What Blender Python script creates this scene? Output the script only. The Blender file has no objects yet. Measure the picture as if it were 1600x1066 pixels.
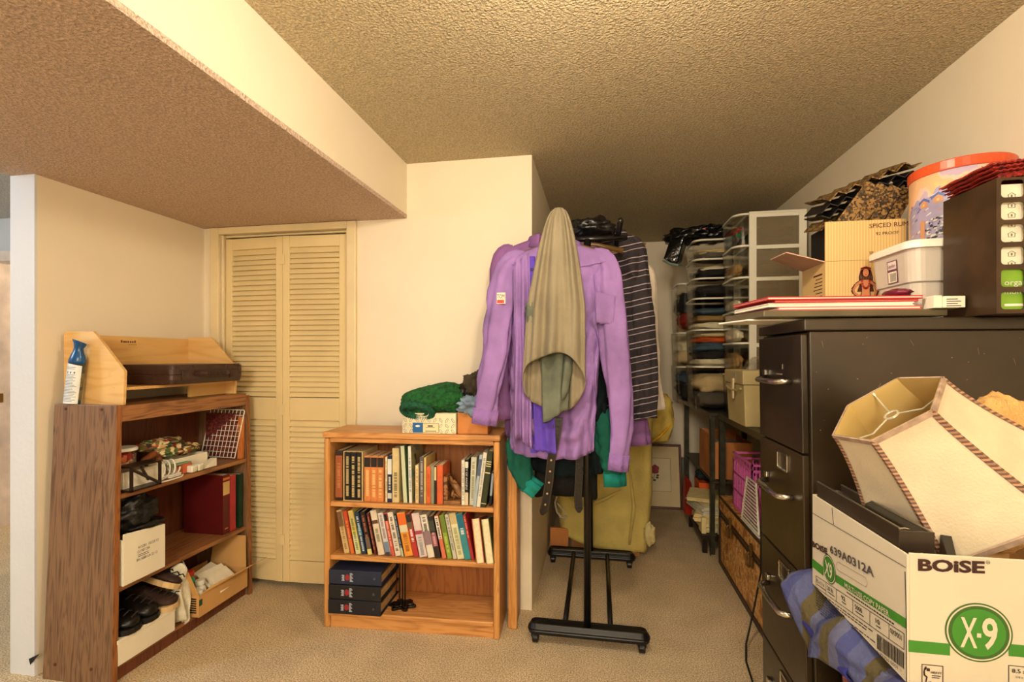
import bpy, math, random
from mathutils import Vector, Matrix, noise
random.seed(7)
C = bpy.context.scene.collection
D = bpy.data
PI = math.pi
# ---------------------------------------------------------------- camera, exposure, world, lights
sc = bpy.context.scene
YAW = math.atan(135/760)
cam_d = D.cameras.new('camera'); cam_d.sensor_width = 36; cam_d.lens = 36*760/1600
cam_d.shift_y = 25/1600; cam_d.clip_start = .02
cam = D.objects.new('camera', cam_d); C.objects.link(cam)
cam.location = (0, 0, 1.335); cam.rotation_euler = (PI/2, 0, YAW); sc.camera = cam
vs = sc.view_settings
vs.view_transform = 'Standard'; vs.look = 'None'; vs.exposure = 0.95; vs.gamma = 1.0; vs.use_curve_mapping = False
W = D.worlds.new('world'); sc.world = W; W.use_nodes = True
W.node_tree.nodes['Background'].inputs[0].default_value = (.75, .85, 1, 1)
W.node_tree.nodes['Background'].inputs[1].default_value = .15
def lamp(name, loc, energy, col, r=.1, kind='POINT', size=1, size_y=None, rot=(0,0,0)):
    l = D.lights.new(name, kind); l.energy = energy; l.color = col
    if kind == 'AREA':
        l.shape = 'RECTANGLE'; l.size = size; l.size_y = size_y or size
    else: l.shadow_soft_size = r
    o = D.objects.new(name, l); C.objects.link(o); o.location = loc; o.rotation_euler = rot
    return o
lamp('room_ceiling_lamp', (.0, .98, 2.235), 22, (1, .84, .62), .06)
lamp('rear_fill_light', (-.1, -1.7, 2.1), 116, (1, .90, .76), .40)  # soft fill light added behind the camera, not a lamp of the room
lamp('hall_ceiling_lamp', (-3.9, .3, 2.15), 44, (.72, .84, 1), .25)
lamp('far_room_lamp', (-4.3, 3.9, 2.0), 22, (1, .75, .5), .1)

# ---------------------------------------------------------------- materials
def lin(c): return c/12.92 if c <= .04045 else ((c+.055)/1.055)**2.4
def L(c): return tuple(lin(max(0,min(1,x))) for x in c[:3]) + (1,)
MC = {}
def nt(name, rough, metal=0, spec=.5):
    m = D.materials.new(name); m.use_nodes = True
    n = m.node_tree.nodes; l = m.node_tree.links
    b = n['Principled BSDF']; b.inputs['Roughness'].default_value = rough; b.inputs['Metallic'].default_value = metal
    b.inputs['Specular IOR Level'].default_value = spec
    tc = n.new('ShaderNodeTexCoord')
    return m, n, l, b, tc
def M(name, c, rough=.6, var=.12, scale=6, bump=0, bs=60, metal=0, spec=.5, trans=0, alpha=1, ior=1.45, det=4):
    if name in MC: return MC[name]
    m, n, l, b, tc = nt(name, rough, metal, spec)
    nz = n.new('ShaderNodeTexNoise'); nz.inputs['Scale'].default_value = scale; nz.inputs['Detail'].default_value = det
    l.new(tc.outputs['Object'], nz.inputs['Vector'])
    r = n.new('ShaderNodeValToRGB')
    r.color_ramp.elements[0].position = .3; r.color_ramp.elements[1].position = .7
    r.color_ramp.elements[0].color = L([x*(1-var) for x in c]); r.color_ramp.elements[1].color = L([x*(1+var*.6) for x in c])
    l.new(nz.outputs['Fac'], r.inputs['Fac']); l.new(r.outputs['Color'], b.inputs['Base Color'])
    if bump:
        z = n.new('ShaderNodeTexNoise'); z.inputs['Scale'].default_value = bs; z.inputs['Detail'].default_value = 3
        l.new(tc.outputs['Object'], z.inputs['Vector'])
        bp = n.new('ShaderNodeBump'); bp.inputs['Strength'].default_value = bump; bp.inputs['Distance'].default_value = .01
        l.new(z.outputs['Fac'], bp.inputs['Height']); l.new(bp.outputs['Normal'], b.inputs['Normal'])
    b.inputs['Transmission Weight'].default_value = trans; b.inputs['IOR'].default_value = ior
    b.inputs['Alpha'].default_value = alpha
    MC[name] = m; return m
def wood(name, c1, c2, axis=2, scale=9, rough=.4, stretch=14, dist=2.5, bump=.12):
    if name in MC: return MC[name]
    m, n, l, b, tc = nt(name, rough)
    mp = n.new('ShaderNodeMapping'); s = [scale]*3; s[axis] = scale/stretch; mp.inputs['Scale'].default_value = s
    l.new(tc.outputs['Object'], mp.inputs['Vector'])
    n1 = n.new('ShaderNodeTexNoise'); n1.inputs['Scale'].default_value = 1.4; n1.inputs['Detail'].default_value = 3; n1.inputs['Distortion'].default_value = dist*.3
    l.new(mp.outputs[0], n1.inputs['Vector'])
    w = n.new('ShaderNodeMath'); w.operation = 'MULTIPLY'; w.inputs[1].default_value = 9
    l.new(n1.outputs['Fac'], w.inputs[0])
    fr = n.new('ShaderNodeMath'); fr.operation = 'PINGPONG'; fr.inputs[1].default_value = .5; l.new(w.outputs[0], fr.inputs[0])
    n2 = n.new('ShaderNodeTexNoise'); n2.inputs['Scale'].default_value = 9; n2.inputs['Detail'].default_value = 6
    l.new(mp.outputs[0], n2.inputs['Vector'])
    a = n.new('ShaderNodeMath'); a.operation = 'ADD'; l.new(fr.outputs[0], a.inputs[0]); l.new(n2.outputs['Fac'], a.inputs[1])
    r = n.new('ShaderNodeValToRGB'); e = r.color_ramp.elements
    e[0].position = .38; e[1].position = .85; e[0].color = L(c2); e[1].color = L(c1)
    l.new(a.outputs[0], r.inputs['Fac']); l.new(r.outputs['Color'], b.inputs['Base Color'])
    bp = n.new('ShaderNodeBump'); bp.inputs['Strength'].default_value = bump; bp.inputs['Distance'].default_value = .003
    l.new(a.outputs[0], bp.inputs['Height']); l.new(bp.outputs['Normal'], b.inputs['Normal'])
    MC[name] = m; return m
def popcorn(name, c, strength=.9):
    m, n, l, b, tc = nt(name, .85, spec=.3)
    v = n.new('ShaderNodeTexNoise'); v.inputs['Scale'].default_value = 120; v.inputs['Detail'].default_value = 2; v.inputs['Roughness'].default_value = .65
    l.new(tc.outputs['Object'], v.inputs['Vector'])
    vo = n.new('ShaderNodeTexVoronoi'); vo.inputs['Scale'].default_value = 110; l.new(tc.outputs['Object'], vo.inputs['Vector'])
    sb = n.new('ShaderNodeMath'); sb.operation = 'SUBTRACT'; l.new(v.outputs['Fac'], sb.inputs[0]); 
    mu = n.new('ShaderNodeMath'); mu.operation = 'MULTIPLY'; mu.inputs[1].default_value = .45; l.new(vo.outputs['Distance'], mu.inputs[0]); l.new(mu.outputs[0], sb.inputs[1])
    r = n.new('ShaderNodeValToRGB'); e = r.color_ramp.elements; e[0].position = .15; e[1].position = .5
    e[0].color = L([x*.84 for x in c]); e[1].color = L(c)
    l.new(sb.outputs[0], r.inputs['Fac']); l.new(r.outputs[0], b.inputs['Base Color'])
    bp = n.new('ShaderNodeBump'); bp.inputs['Strength'].default_value = strength; bp.inputs['Distance'].default_value = .014
    l.new(sb.outputs[0], bp.inputs['Height']); l.new(bp.outputs['Normal'], b.inputs['Normal'])
    return m
def carpet():
    m, n, l, b, tc = nt('carpet', .95, spec=.1)
    v = n.new('ShaderNodeTexNoise'); v.inputs['Scale'].default_value = 170; v.inputs['Detail'].default_value = 3
    l.new(tc.outputs['Object'], v.inputs['Vector'])
    v2 = n.new('ShaderNodeTexNoise'); v2.inputs['Scale'].default_value = 5; v2.inputs['Detail'].default_value = 3
    l.new(tc.outputs['Object'], v2.inputs['Vector'])
    r = n.new('ShaderNodeValToRGB'); e = r.color_ramp.elements; e[0].position = .36; e[1].position = .64
    e[0].color = L((.66,.56,.42)); e[1].color = L((.94,.86,.71)); l.new(v.outputs['Fac'], r.inputs['Fac'])
    mx = n.new('ShaderNodeMix'); mx.data_type = 'RGBA'; mx.blend_type = 'MULTIPLY'; mx.inputs[0].default_value = .35
    r2 = n.new('ShaderNodeValToRGB'); r2.color_ramp.elements[0].position = .35; r2.color_ramp.elements[1].position = .65
    r2.color_ramp.elements[0].color = (.6,.6,.6,1)
    l.new(v2.outputs['Fac'], r2.inputs['Fac']); l.new(r.outputs[0], mx.inputs[6]); l.new(r2.outputs[0], mx.inputs[7]); l.new(mx.outputs[2], b.inputs['Base Color'])
    bp = n.new('ShaderNodeBump'); bp.inputs['Strength'].default_value = .7; bp.inputs['Distance'].default_value = .006
    l.new(v.outputs['Fac'], bp.inputs['Height']); l.new(bp.outputs['Normal'], b.inputs['Normal'])
    return m
def patterned(name, cols, scale=20, rough=.7, kind='vor', bump=.2, stripe_axis=2):
    """cells, stripes or bands of several colours"""
    if name in MC: return MC[name]
    m, n, l, b, tc = nt(name, rough)
    r = n.new('ShaderNodeValToRGB'); r.color_ramp.interpolation = 'CONSTANT'
    e = r.color_ramp.elements
    while len(e) < len(cols): e.new(.5)
    for i, c in enumerate(cols):
        e[i].position = (c[3] if len(c) > 3 else i/len(cols)); e[i].color = L(c)
    if kind == 'vor':
        v = n.new('ShaderNodeTexVoronoi'); v.inputs['Scale'].default_value = scale
        l.new(tc.outputs['Object'], v.inputs['Vector']); l.new(v.outputs['Color'], r.inputs['Fac'])
    elif kind == 'noise':
        v = n.new('ShaderNodeTexNoise'); v.inputs['Scale'].default_value = scale; v.inputs['Detail'].default_value = 3
        l.new(tc.outputs['Object'], v.inputs['Vector']); l.new(v.outputs['Fac'], r.inputs['Fac'])
    else:
        sp = n.new('ShaderNodeSeparateXYZ'); l.new(tc.outputs['Object'], sp.inputs[0])
        o = sp.outputs[stripe_axis]
        if kind == 'slant':
            ad = n.new('ShaderNodeMath'); ad.operation = 'MULTIPLY_ADD'; ad.inputs[1].default_value = -.22
            l.new(sp.outputs[0], ad.inputs[0]); l.new(sp.outputs[2], ad.inputs[2]); o = ad.outputs[0]
        mu = n.new('ShaderNodeMath'); mu.operation = 'MULTIPLY'; mu.inputs[1].default_value = scale; l.new(o, mu.inputs[0])
        f = n.new('ShaderNodeMath'); f.operation = 'FRACT'; l.new(mu.outputs[0], f.inputs[0]); l.new(f.outputs[0], r.inputs['Fac'])
    l.new(r.outputs['Color'], b.inputs['Base Color'])
    if bump:
        z = n.new('ShaderNodeTexNoise'); z.inputs['Scale'].default_value = 70
        l.new(tc.outputs['Object'], z.inputs['Vector'])
        bp = n.new('ShaderNodeBump'); bp.inputs['Strength'].default_value = bump; bp.inputs['Distance'].default_value = .01
        l.new(z.outputs['Fac'], bp.inputs['Height']); l.new(bp.outputs['Normal'], b.inputs['Normal'])
    MC[name] = m; return m
wall_m = M('wall_paint', (.92,.87,.77), .55, .02, 2, .05, 120, spec=.35)
hall_m = M('hall_paint', (.84,.85,.86), .6, .02, 2, .15, 40)
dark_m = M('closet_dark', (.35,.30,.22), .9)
trim_m = M('trim_paint', (.90,.83,.66), .4, .03)
white = M('white_plastic', (.93,.92,.86), .35, .02)
black = M('black_plastic', (.055,.05,.05), .38, .1)
blackm = M('black_metal', (.06,.055,.05), .3, .2, 8, spec=.6)
chrome = M('chrome', (.80,.78,.72), .25, .05, metal=1)
steel = M('dull_steel', (.62,.60,.54), .4, .1, metal=.9)
card = M('cardboard', (.80,.62,.38), .8, .06, 5, .08, 30)
cardi = M('white_card', (.92,.89,.80), .7, .03)
paper = M('paper', (.95,.92,.82), .8, .04, 20)
ink = M('black_ink', (.10,.09,.08), .7, .05)
inkbrown = M('brown_ink', (.30,.12,.07), .7, .05)
clear = M('clear_plastic', (.97,.98,.96), .08, 0, trans=1, ior=1.12, alpha=.32, spec=.5)
# ---------------------------------------------------------------- mesh builder
def lm(o):
    return Matrix.Translation(o.location) @ o.rotation_euler.to_matrix().to_4x4()
def wm(o):
    m = lm(o); p = o.parent
    while p: m = lm(p) @ m; p = p.parent
    return m
class MB:
    def __init__(s, mx=None): s.v = []; s.f = []; s.mi = []; s.mx = mx; s.cur = 0
    def mat(s, i): s.cur = i; return s
    def add(s, vs, fs, mx=None):
        o = len(s.v)
        for p in vs:
            p = Vector(p)
            if mx: p = mx @ p
            if s.mx: p = s.mx @ p
            s.v.append(p)
        for f in fs: s.f.append([o+i for i in f]); s.mi.append(s.cur)
        return s
    def box(s, x0, x1, y0, y1, z0, z1, mx=None):
        return s.add([(x0,y0,z0),(x1,y0,z0),(x1,y1,z0),(x0,y1,z0),(x0,y0,z1),(x1,y0,z1),(x1,y1,z1),(x0,y1,z1)],
            [(0,3,2,1),(4,5,6,7),(0,1,5,4),(1,2,6,5),(2,3,7,6),(3,0,4,7)], mx)
    def hexa(s, b, t): # 4 bottom pts, 4 top pts ccw
        return s.add(list(b)+list(t), [(0,3,2,1),(4,5,6,7),(0,1,5,4),(1,2,6,5),(2,3,7,6),(3,0,4,7)])
    def prism(s, pts, axis, a, b, mx=None): # 2d pts extruded along axis; order of remaining axes kept
        def mk(p, h):
            q = list(p); q.insert(axis, h); return q
        n = len(pts); vs = [mk(p, a) for p in pts]+[mk(p, b) for p in pts]
        return s.add(vs, [list(range(n))[::-1], list(range(n, 2*n))]+[(i,(i+1)%n,n+(i+1)%n,n+i) for i in range(n)], mx)
    def poly(s, pts, th=(0,0,.001)):
        n = len(pts); vs = [Vector(p) for p in pts]+[Vector(p)+Vector(th) for p in pts]
        return s.add(vs, [list(range(n))[::-1], list(range(n, 2*n))]+[(i,(i+1)%n,n+(i+1)%n,n+i) for i in range(n)])
    def loft(s, rings, cap=(True, True), closed=True, mx=None):
        n = len(rings[0]); vs = [p for r in rings for p in r]; fs = []
        for i in range(len(rings)-1):
            for j in range(n if closed else n-1):
                k = (j+1) % n; fs.append((i*n+j, i*n+k, (i+1)*n+k, (i+1)*n+j))
        if closed and cap[0]: fs.append(list(range(n))[::-1])
        if closed and cap[1]: fs.append([(len(rings)-1)*n+j for j in range(n)])
        return s.add(vs, fs, mx)
    def tube(s, path, r, n=8, cap=True, mx=None, flat=1):
        path = [Vector(p) for p in path]; R = r if isinstance(r, (list, tuple)) else [r]*len(path)
        rings = []; prev = None
        for i, p in enumerate(path):
            t = (path[min(i+1, len(path)-1)]-path[max(i-1, 0)]).normalized()
            if prev is None:
                u = t.orthogonal().normalized() if abs(t.z) > .99 or flat == 1 else t.cross(Vector((0,0,1))).normalized()
            else:
                u = (prev - t*prev.dot(t)).normalized()
            prev = u; w = t.cross(u)
            rings.append([p+(u*math.cos(2*PI*k/n)+w*math.sin(2*PI*k/n)*flat)*R[i] for k in range(n)])
        return s.loft(rings, (cap, cap), mx=mx)
    def lathe(s, prof, n=24, loc=(0,0,0), mx=None, cap=True):
        loc = Vector(loc)
        return s.loft([[loc+Vector((r*math.cos(2*PI*k/n), r*math.sin(2*PI*k/n), z)) for k in range(n)] for r, z in prof], (cap, cap), mx=mx)
    def ball(s, c, r, n=12, mx=None):
        r = r if isinstance(r, (tuple, list)) else (r, r, r)
        return s.loft([[Vector((c[0]+r[0]*math.sin(PI*i/n)*math.cos(2*PI*k/(n*2)), c[1]+r[1]*math.sin(PI*i/n)*math.sin(2*PI*k/(n*2)), c[2]-r[2]*math.cos(PI*i/n))) for k in range(2*n)] for i in [.08]+list(range(1, n))+[n-.08]], mx=mx)
    def blob(s, c, r, amp=.15, sc=3, n=20, seed=0, sq=1, mx=None):
        def sp(x): return math.copysign(abs(x)**sq, x)
        rings = []
        for i in [.08]+list(range(1, n))+[n-.08]:
            ring = []
            for k in range(2*n):
                a = PI*i/n; t = 2*PI*k/(2*n)
                d = Vector((sp(math.sin(a))*sp(math.cos(t)), sp(math.sin(a))*sp(math.sin(t)), -sp(math.cos(a))))
                q = d*sc+Vector((seed*3.1, seed*1.7, seed))
                f = 1+amp*(noise.noise(q)+.55*abs(noise.noise(q*2.3))+.3*noise.noise(q*5))
                ring.append(Vector(c)+Vector((d.x*r[0], d.y*r[1], d.z*r[2]))*f)
            rings.append(ring)
        return s.loft(rings, mx=mx)
    def grid(s, fn, nu, nv, th=0, nrm=(0,0,1)):
        vs = [Vector(fn(i/nu, j/nv)) for j in range(nv+1) for i in range(nu+1)]
        fs = [(j*(nu+1)+i, j*(nu+1)+i+1, (j+1)*(nu+1)+i+1, (j+1)*(nu+1)+i) for j in range(nv) for i in range(nu)]
        if th:
            o = len(vs); vs += [p+Vector(nrm)*th for p in vs[:o]]; fs = [f[::-1] for f in fs]+[[a+o for a in f] for f in fs]
            b = [i for i in range(nu+1)]+[j*(nu+1)+nu for j in range(1, nv+1)]+[nv*(nu+1)+i for i in range(nu-1, -1, -1)]+[j*(nu+1) for j in range(nv-1, 0, -1)]
            for i in range(len(b)): a, c = b[i], b[(i+1) % len(b)]; fs.append((a, c, c+o, a+o))
        return s.add(vs, fs)
    def text(s, t, org, right, up, h, w=None, bold=0, align='L', depth=.0006, center=None):
        vs, fs, x0, x1 = glyphs(t, bold)
        sx = h if w is None else w/(x1-x0)
        right = Vector(right).normalized(); up = Vector(up).normalized(); nr = right.cross(up)
        off = {'L': -x0, 'C': -(x0+x1)/2, 'R': -x1}[align]
        n = len(vs)
        P = [Vector(org)+right*(x+off)*sx+up*y*h for x, y in vs]
        vv = [p+nr*depth for p in P]
        s.add(vv, fs); return s
    def out(s, name, mat, parent=None, label=None, bevel=0, smooth=False, kind=None, world=True, seg=2, sub=0, solid=0):
        me = D.meshes.new(name)
        vs = s.v
        if parent is not None and world:
            iv = wm(parent).inverted(); vs = [iv @ p for p in vs]
        me.from_pydata([tuple(p) for p in vs], [], s.f)
        mats = mat if isinstance(mat, (list, tuple)) else [mat]
        for m in mats: me.materials.append(m)
        for p, i in zip(me.polygons, s.mi): p.material_index = i
        if smooth:
            for p in me.polygons: p.use_smooth = True
        me.validate(); me.update()
        o = D.objects.new(name, me); C.objects.link(o)
        if parent is not None: o.parent = parent
        if label: o['label'] = label
        if kind: o['kind'] = kind
        if solid: q = o.modifiers.new('s', 'SOLIDIFY'); q.thickness = solid; q.offset = 0
        if bevel: q = o.modifiers.new('b', 'BEVEL'); q.width = bevel; q.segments = seg; q.limit_method = 'ANGLE'
        if sub: q = o.modifiers.new('u', 'SUBSURF'); q.levels = sub; q.render_levels = sub
        return o
GC = {}
def glyphs(t, bold=0):
    k = (t, bold)
    if k in GC: return GC[k]
    cu = D.curves.new('t', 'FONT'); cu.body = t; cu.size = 1.38; cu.offset = bold; cu.resolution_u = 3
    ob = D.objects.new('t', cu); C.objects.link(ob)
    bpy.context.view_layer.update()
    me = D.meshes.new_from_object(ob.evaluated_get(bpy.context.evaluated_depsgraph_get()))
    vs = [(v.co.x, v.co.y) for v in me.vertices]; fs = [list(p.vertices) for p in me.polygons]
    D.objects.remove(ob); D.curves.remove(cu); D.meshes.remove(me)
    xs = [v[0] for v in vs]
    GC[k] = (vs, fs, min(xs), max(xs)); return GC[k]
def thing(name, label, cat, loc=(0,0,0), rz=0, group=None):
    o = D.objects.new(name, None); C.objects.link(o); o.location = loc; o.rotation_euler = (0,0,rz)
    o.empty_display_size = .05
    o['label'] = label; o['category'] = cat
    if group: o['group'] = group
    return o
def tag(o, label, cat, group=None):
    o['label'] = label; o['category'] = cat
    if group: o['group'] = group
    return o
def struct(name, mb, m, parent=None, **k):
    o = mb.out(name, m, parent, **k)
    if parent is None: o['kind'] = 'structure'
    return o
def base(o, loc):
    """move a single-mesh thing's origin to its base without moving the mesh"""
    v = Vector(loc)
    o.data.transform(Matrix.Translation(-v)); o.location = v; return o
# ================================================================ THE ROOM
pop1 = popcorn('popcorn_ceiling', (.90,.83,.68), 1.0)
pop2 = popcorn('popcorn_soffit', (.90,.79,.70), .8)
cpt = carpet()
struct('floor', MB().box(-6.3, 1.4, -3, 4.8, -.05, 0), cpt)
struct('ceiling', MB().box(-1.04, 1.4, -3, 4.8, 2.40, 2.5), pop1)
struct('ceiling', MB().box(-2.44, -1.04, -3, 2.54, 2.10, 2.12), pop2)
struct('ceiling', MB().box(-6.3, -2.44, -3, 4.8, 2.40, 2.5), popcorn('popcorn_hall', (.9,.9,.88), .9))
struct('wall_soffit', MB().box(-2.44, -1.04, -3, 2.54, 2.12, 2.5), wall_m)
struct('wall_left', MB().box(-2.44, -2.32, 1.662, 2.54, 0, 2.1), wall_m)
struct('wall_column', MB().box(-2.446, -2.32, 1.652, 1.662, 0, 2.1), hall_m)
w = MB().box(-2.44, -2.206, 2.54, 2.64, 0, 2.5).box(-1.39, -.345, 2.54, 2.64, 0, 2.5).box(-2.206, -1.39, 2.54, 2.64, 2.06, 2.5)
struct('wall_partition', w, wall_m)
struct('wall_partition_side', MB().box(-.445, -.345, 2.64, 4.66, 0, 2.5), wall_m)
struct('wall_right', MB().box(1.265, 1.4, -3, 4.8, 0, 2.5), wall_m)
struct('wall_back', MB().box(-.445, 1.265, 4.66, 4.8, 0, 2.5), wall_m)
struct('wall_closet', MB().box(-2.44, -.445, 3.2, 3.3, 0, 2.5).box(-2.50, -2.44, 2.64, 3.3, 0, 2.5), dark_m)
struct('wall_rear', MB().box(-6.3, 1.4, -3.1, -3, 0, 2.5), wall_m)
struct('wall_hall', MB().box(-6.3, -6.2, -3, 4.8, 0, 2.5).box(-6.2, -4.62, 3.0, 3.1, 0, 2.4).box(-4.62, -3.8, 3.0, 3.1, 2.07, 2.4).box(-3.8, -2.5, 3.0, 3.1, 0, 2.4), hall_m)
struct('wall_far_room', MB().box(-6.2, -2.5, 4.7, 4.8, 0, 2.4), M('pink_paint', (.90,.78,.68), .6))
# hall door frame
t = MB(); t.box(-4.71,-4.61,2.98,3.0,0,2.15).box(-4.64,-4.6,3.0,3.12,0,2.07).box(-4.61,-3.7,2.98,3.0,2.07,2.15).box(-3.84,-3.8,3.0,3.12,0,2.07).box(-3.81,-3.72,2.98,3.0,0,2.07)
hd = struct('door_2', t, M('hall_trim', (.92,.86,.80), .45), bevel=.004)
MB().box(-4.602,-4.597,3.03,3.06,.98,1.05).out('strike_plate', M('brass', (.75,.55,.25), .3, metal=1), hd, 'brass strike plate')
struct('baseboard_hall', MB().box(-6.2,-4.71,2.985,3.0,0,.08), M('hall_trim', (.92,.86,.80), .45))
# closet door casing and bifold door
t = MB(); t.box(-2.262,-2.206,2.518,2.54,0,2.098).box(-1.39,-1.334,2.518,2.54,0,2.098).box(-2.206,-1.39,2.518,2.54,2.058,2.098)
t.box(-2.206,-2.190,2.54,2.64,0,2.058).box(-1.406,-1.39,2.54,2.64,0,2.058).box(-2.19,-1.406,2.56,2.60,2.045,2.058)
struct('trim_1', t, trim_m, bevel=.005)
louv = M('louver_paint', (.90,.82,.62), .45, .04, 3, .05, 40)
bd = D.objects.new('door_1', None); C.objects.link(bd); bd.location = (-1.8, 2.56, 0); bd['kind'] = 'structure'
def louvre_panel(x0, y0, x1, y1):
    Lw = math.hypot(x1-x0, y1-y0); mx = Matrix.Translation((x0,y0,0)) @ Matrix.Rotation(math.atan2(y1-y0, x1-x0), 4, 'Z')
    m = MB(mx); z0, z1 = .035, 2.035
    m.box(0,.042,0,.026,z0,z1).box(Lw-.042,Lw,0,.026,z0,z1)
    for a, b in ((z0,.16),(.97,1.10),(1.97,z1)): m.box(.042,Lw-.042,.002,.024,a,b)
    m.out('door_frame', louv, bd, bevel=.003)
    s = MB(mx)
    for lo, hi, n in ((.165,.965,27),(1.105,1.965,29)):
        st = (hi-lo)/n
        for i in range(n):
            z = lo+i*st
            s.hexa([(.042,.000,z),(Lw-.042,.000,z),(Lw-.042,.005,z-.001),(.042,.005,z-.001)][::1], [(.042,.020,z+st*1.15),(Lw-.042,.020,z+st*1.15),(Lw-.042,.025,z+st*1.12),(.042,.025,z+st*1.12)])
    s.out('louver_slats', louv, bd)
louvre_panel(-2.186, 2.555, -1.800, 2.535)
louvre_panel(-1.797, 2.535, -1.411, 2.555)
hg = MB()
for z in (.25, 1.0, 1.87): hg.box(-1.815,-1.782,2.529,2.5345,z,z+.06)
hg.out('hinge', louv, bd, bevel=.001)

cl_ = thing('added_light_blocker', 'added unseen round metal pan with socket keeping lamp light off the ceiling', 'light blocker', (0, .98, 2.40))  # unseen pan added above the lamp to block its hot spot on the ceiling
MB().lathe([(.150,2.292),(.155,2.296),(.060,2.330),(.055,2.399)], 32, loc=(0,.98,0)).out('pan', white, cl_, smooth=False)
MB().lathe([(.020,2.300-.002),(.020,2.2915)][::-1], 16, loc=(0,.98,-.012)).out('socket', M('socket_cream', (.85,.8,.7), .4), cl_)
# ================================================================ LEFT SHELF UNIT
wal = wood('walnut_laminate', (.52,.39,.28), (.33,.23,.15), 2, 13, .42, 26, 5)
walh = wood('walnut_laminate_h', (.62,.42,.25), (.40,.25,.14), 1, 9, .4, 14)
edge_m = wood('walnut_edge', (.60,.38,.20), (.44,.26,.12), 2, 14, .45, 10)
wald = wood('walnut_back', (.42,.22,.12), (.30,.14,.08), 2, 8, .5, 9)
su = thing('shelving_unit', 'dark woodgrain laminate shelving unit standing against the left wall', 'shelving unit', (-2.12, 2.06, 0))
XB, XF = -2.27, -1.95   # back and front
def sk(z): return -.045*(1-z/1.13)      # the near end racks towards the room
def side(y0b, y1b, y0t, y1t, zt, nm, m):
    p = MB().hexa([(XB,y0b,0),(XF+.02,y0b,0),(XF+.02,y1b,0),(XB,y1b,0)], [(XB,y0t,zt),(XF-.008,y0t,zt),(XF-.008,y1t,zt),(XB,y1t,zt)])
    p.out(nm, m, su, bevel=.002)
side(1.645,1.668,1.690,1.713,1.135,'side_panel',wal)
side(2.428,2.452,2.442,2.466,1.118,'side_panel',wal)
ed = MB(); MB().hexa([(XF+.02,1.645,0),(XF+.0225,1.645,0),(XF+.0225,1.668,0),(XF+.02,1.668,0)],[(XF-.008,1.690,1.135),(XF-.0055,1.690,1.135),(XF-.0055,1.713,1.135),(XF-.008,1.713,1.135)]).out('edge_band', edge_m, su)
ed.hexa([(XF+.02,2.428,0),(XF+.0225,2.428,0),(XF+.0225,2.452,0),(XF+.02,2.452,0)],[(XF-.008,2.442,1.118),(XF-.0055,2.442,1.118),(XF-.0055,2.466,1.118),(XF-.008,2.466,1.118)])
ed.out('edge_band', edge_m, su)
def shelf(nm, z, th, m=walh, x0=XB+.004, x1=XF, lip=0):
    y0 = 1.690+sk(z)+.024; y1 = 2.442-.010*(1-z/1.12)-.002
    b = MB().box(x0, x1, y0, y1, z-th, z)
    if lip: b.box(x1-.02, x1, y0, y1, z-lip, z-th)
    return b.out(nm, m, su, bevel=.0015)
shelf('top_board', 1.130, .020, lip=.066, x1=XF-.008)
shelf('shelf', .765, .020); shelf('shelf', .383, .020); shelf('bottom_shelf', .068, .018)
MB().box(XF-.02, XF-.004, 1.675, 2.426, .0, .05).out('kick_board', wald, su)
MB().hexa([(XB,1.668,0.02),(XB+.004,1.668,.02),(XB+.004,2.428,.02),(XB,2.428,.02)],[(XB,1.712,1.11),(XB+.004,1.712,1.11),(XB+.004,2.442,1.11),(XB,2.442,1.11)]).out('back_panel', wald, su)
s = MB()
for x in (-2.21,-2.03):
    for z in (.065, 1.117):
        y = 1.645-(-.045-sk(z)) ; y = 1.690+sk(z)
        s.lathe([(.0065,0),(.0065,.003),(.003,.0045)], 12, mx=Matrix.Translation((x,y+.0005,z)) @ Matrix.Rotation(PI/2,4,'X'))
s.out('screw_cap', M('brown_cap', (.35,.20,.12), .5), su)
# ---- maple desk organizer on top
mp = wood('maple_ply', (.90,.72,.44), (.84,.63,.36), 1, 4, .35, 8, 1.5, .03)
mpe = wood('maple_side', (.90,.74,.48), (.85,.66,.40), 0, 4, .35, 6, 1.5, .03)
og = thing('desk_organizer', 'pale maple desk organizer with sloped ends on top of the dark shelving unit', 'desk organizer', (-2.14, 2.08, 1.131))
prof = [(-2.290,1.131),(-1.985,1.131),(-1.978,1.275),(-2.118,1.428),(-2.138,1.446),(-2.280,1.446),(-2.290,1.437)]
for y in (1.742, 2.385): MB().prism(prof, 1, y, y+.014).out('end_panel', mpe, og, bevel=.0015)
MB().box(-2.292+.006,-2.280,1.757,2.385,1.20,1.436).out('back_board', mp, og)
MB().box(-2.279,-1.995,1.757,2.384,1.192,1.205).out('shelf', mp, og, bevel=.001)
MB().box(-2.06,-2.045,2.15,2.384,1.132,1.19).out('divider', mp, og)
lg = MB()
for i, x in enumerate([0,.012,.022,.034,.046,.057,.069]):
    lg.box(-2.2795,-2.279,1.99+x,1.998+x,1.405,1.414 if i not in (0,6) else 1.417)
for i in range(5): lg.box(-2.2795,-2.279,2.03+i*.009,2.034+i*.009,1.394,1.398)
lg.out('stamped_logo', M('stamp_brown', (.45,.30,.16), .6), og, 'small stamped brown logo')
s = MB()
for x, z in ((-2.255,1.405),(-2.03,1.205),(-2.15,1.165)): s.lathe([(.004,0),(.004,.002)], 10, mx=Matrix.Translation((x,1.7425,z)) @ Matrix.Rotation(PI/2,4,'X'))
s.out('dowel_plug', M('light_plug', (.88,.72,.5), .4), og)
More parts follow.
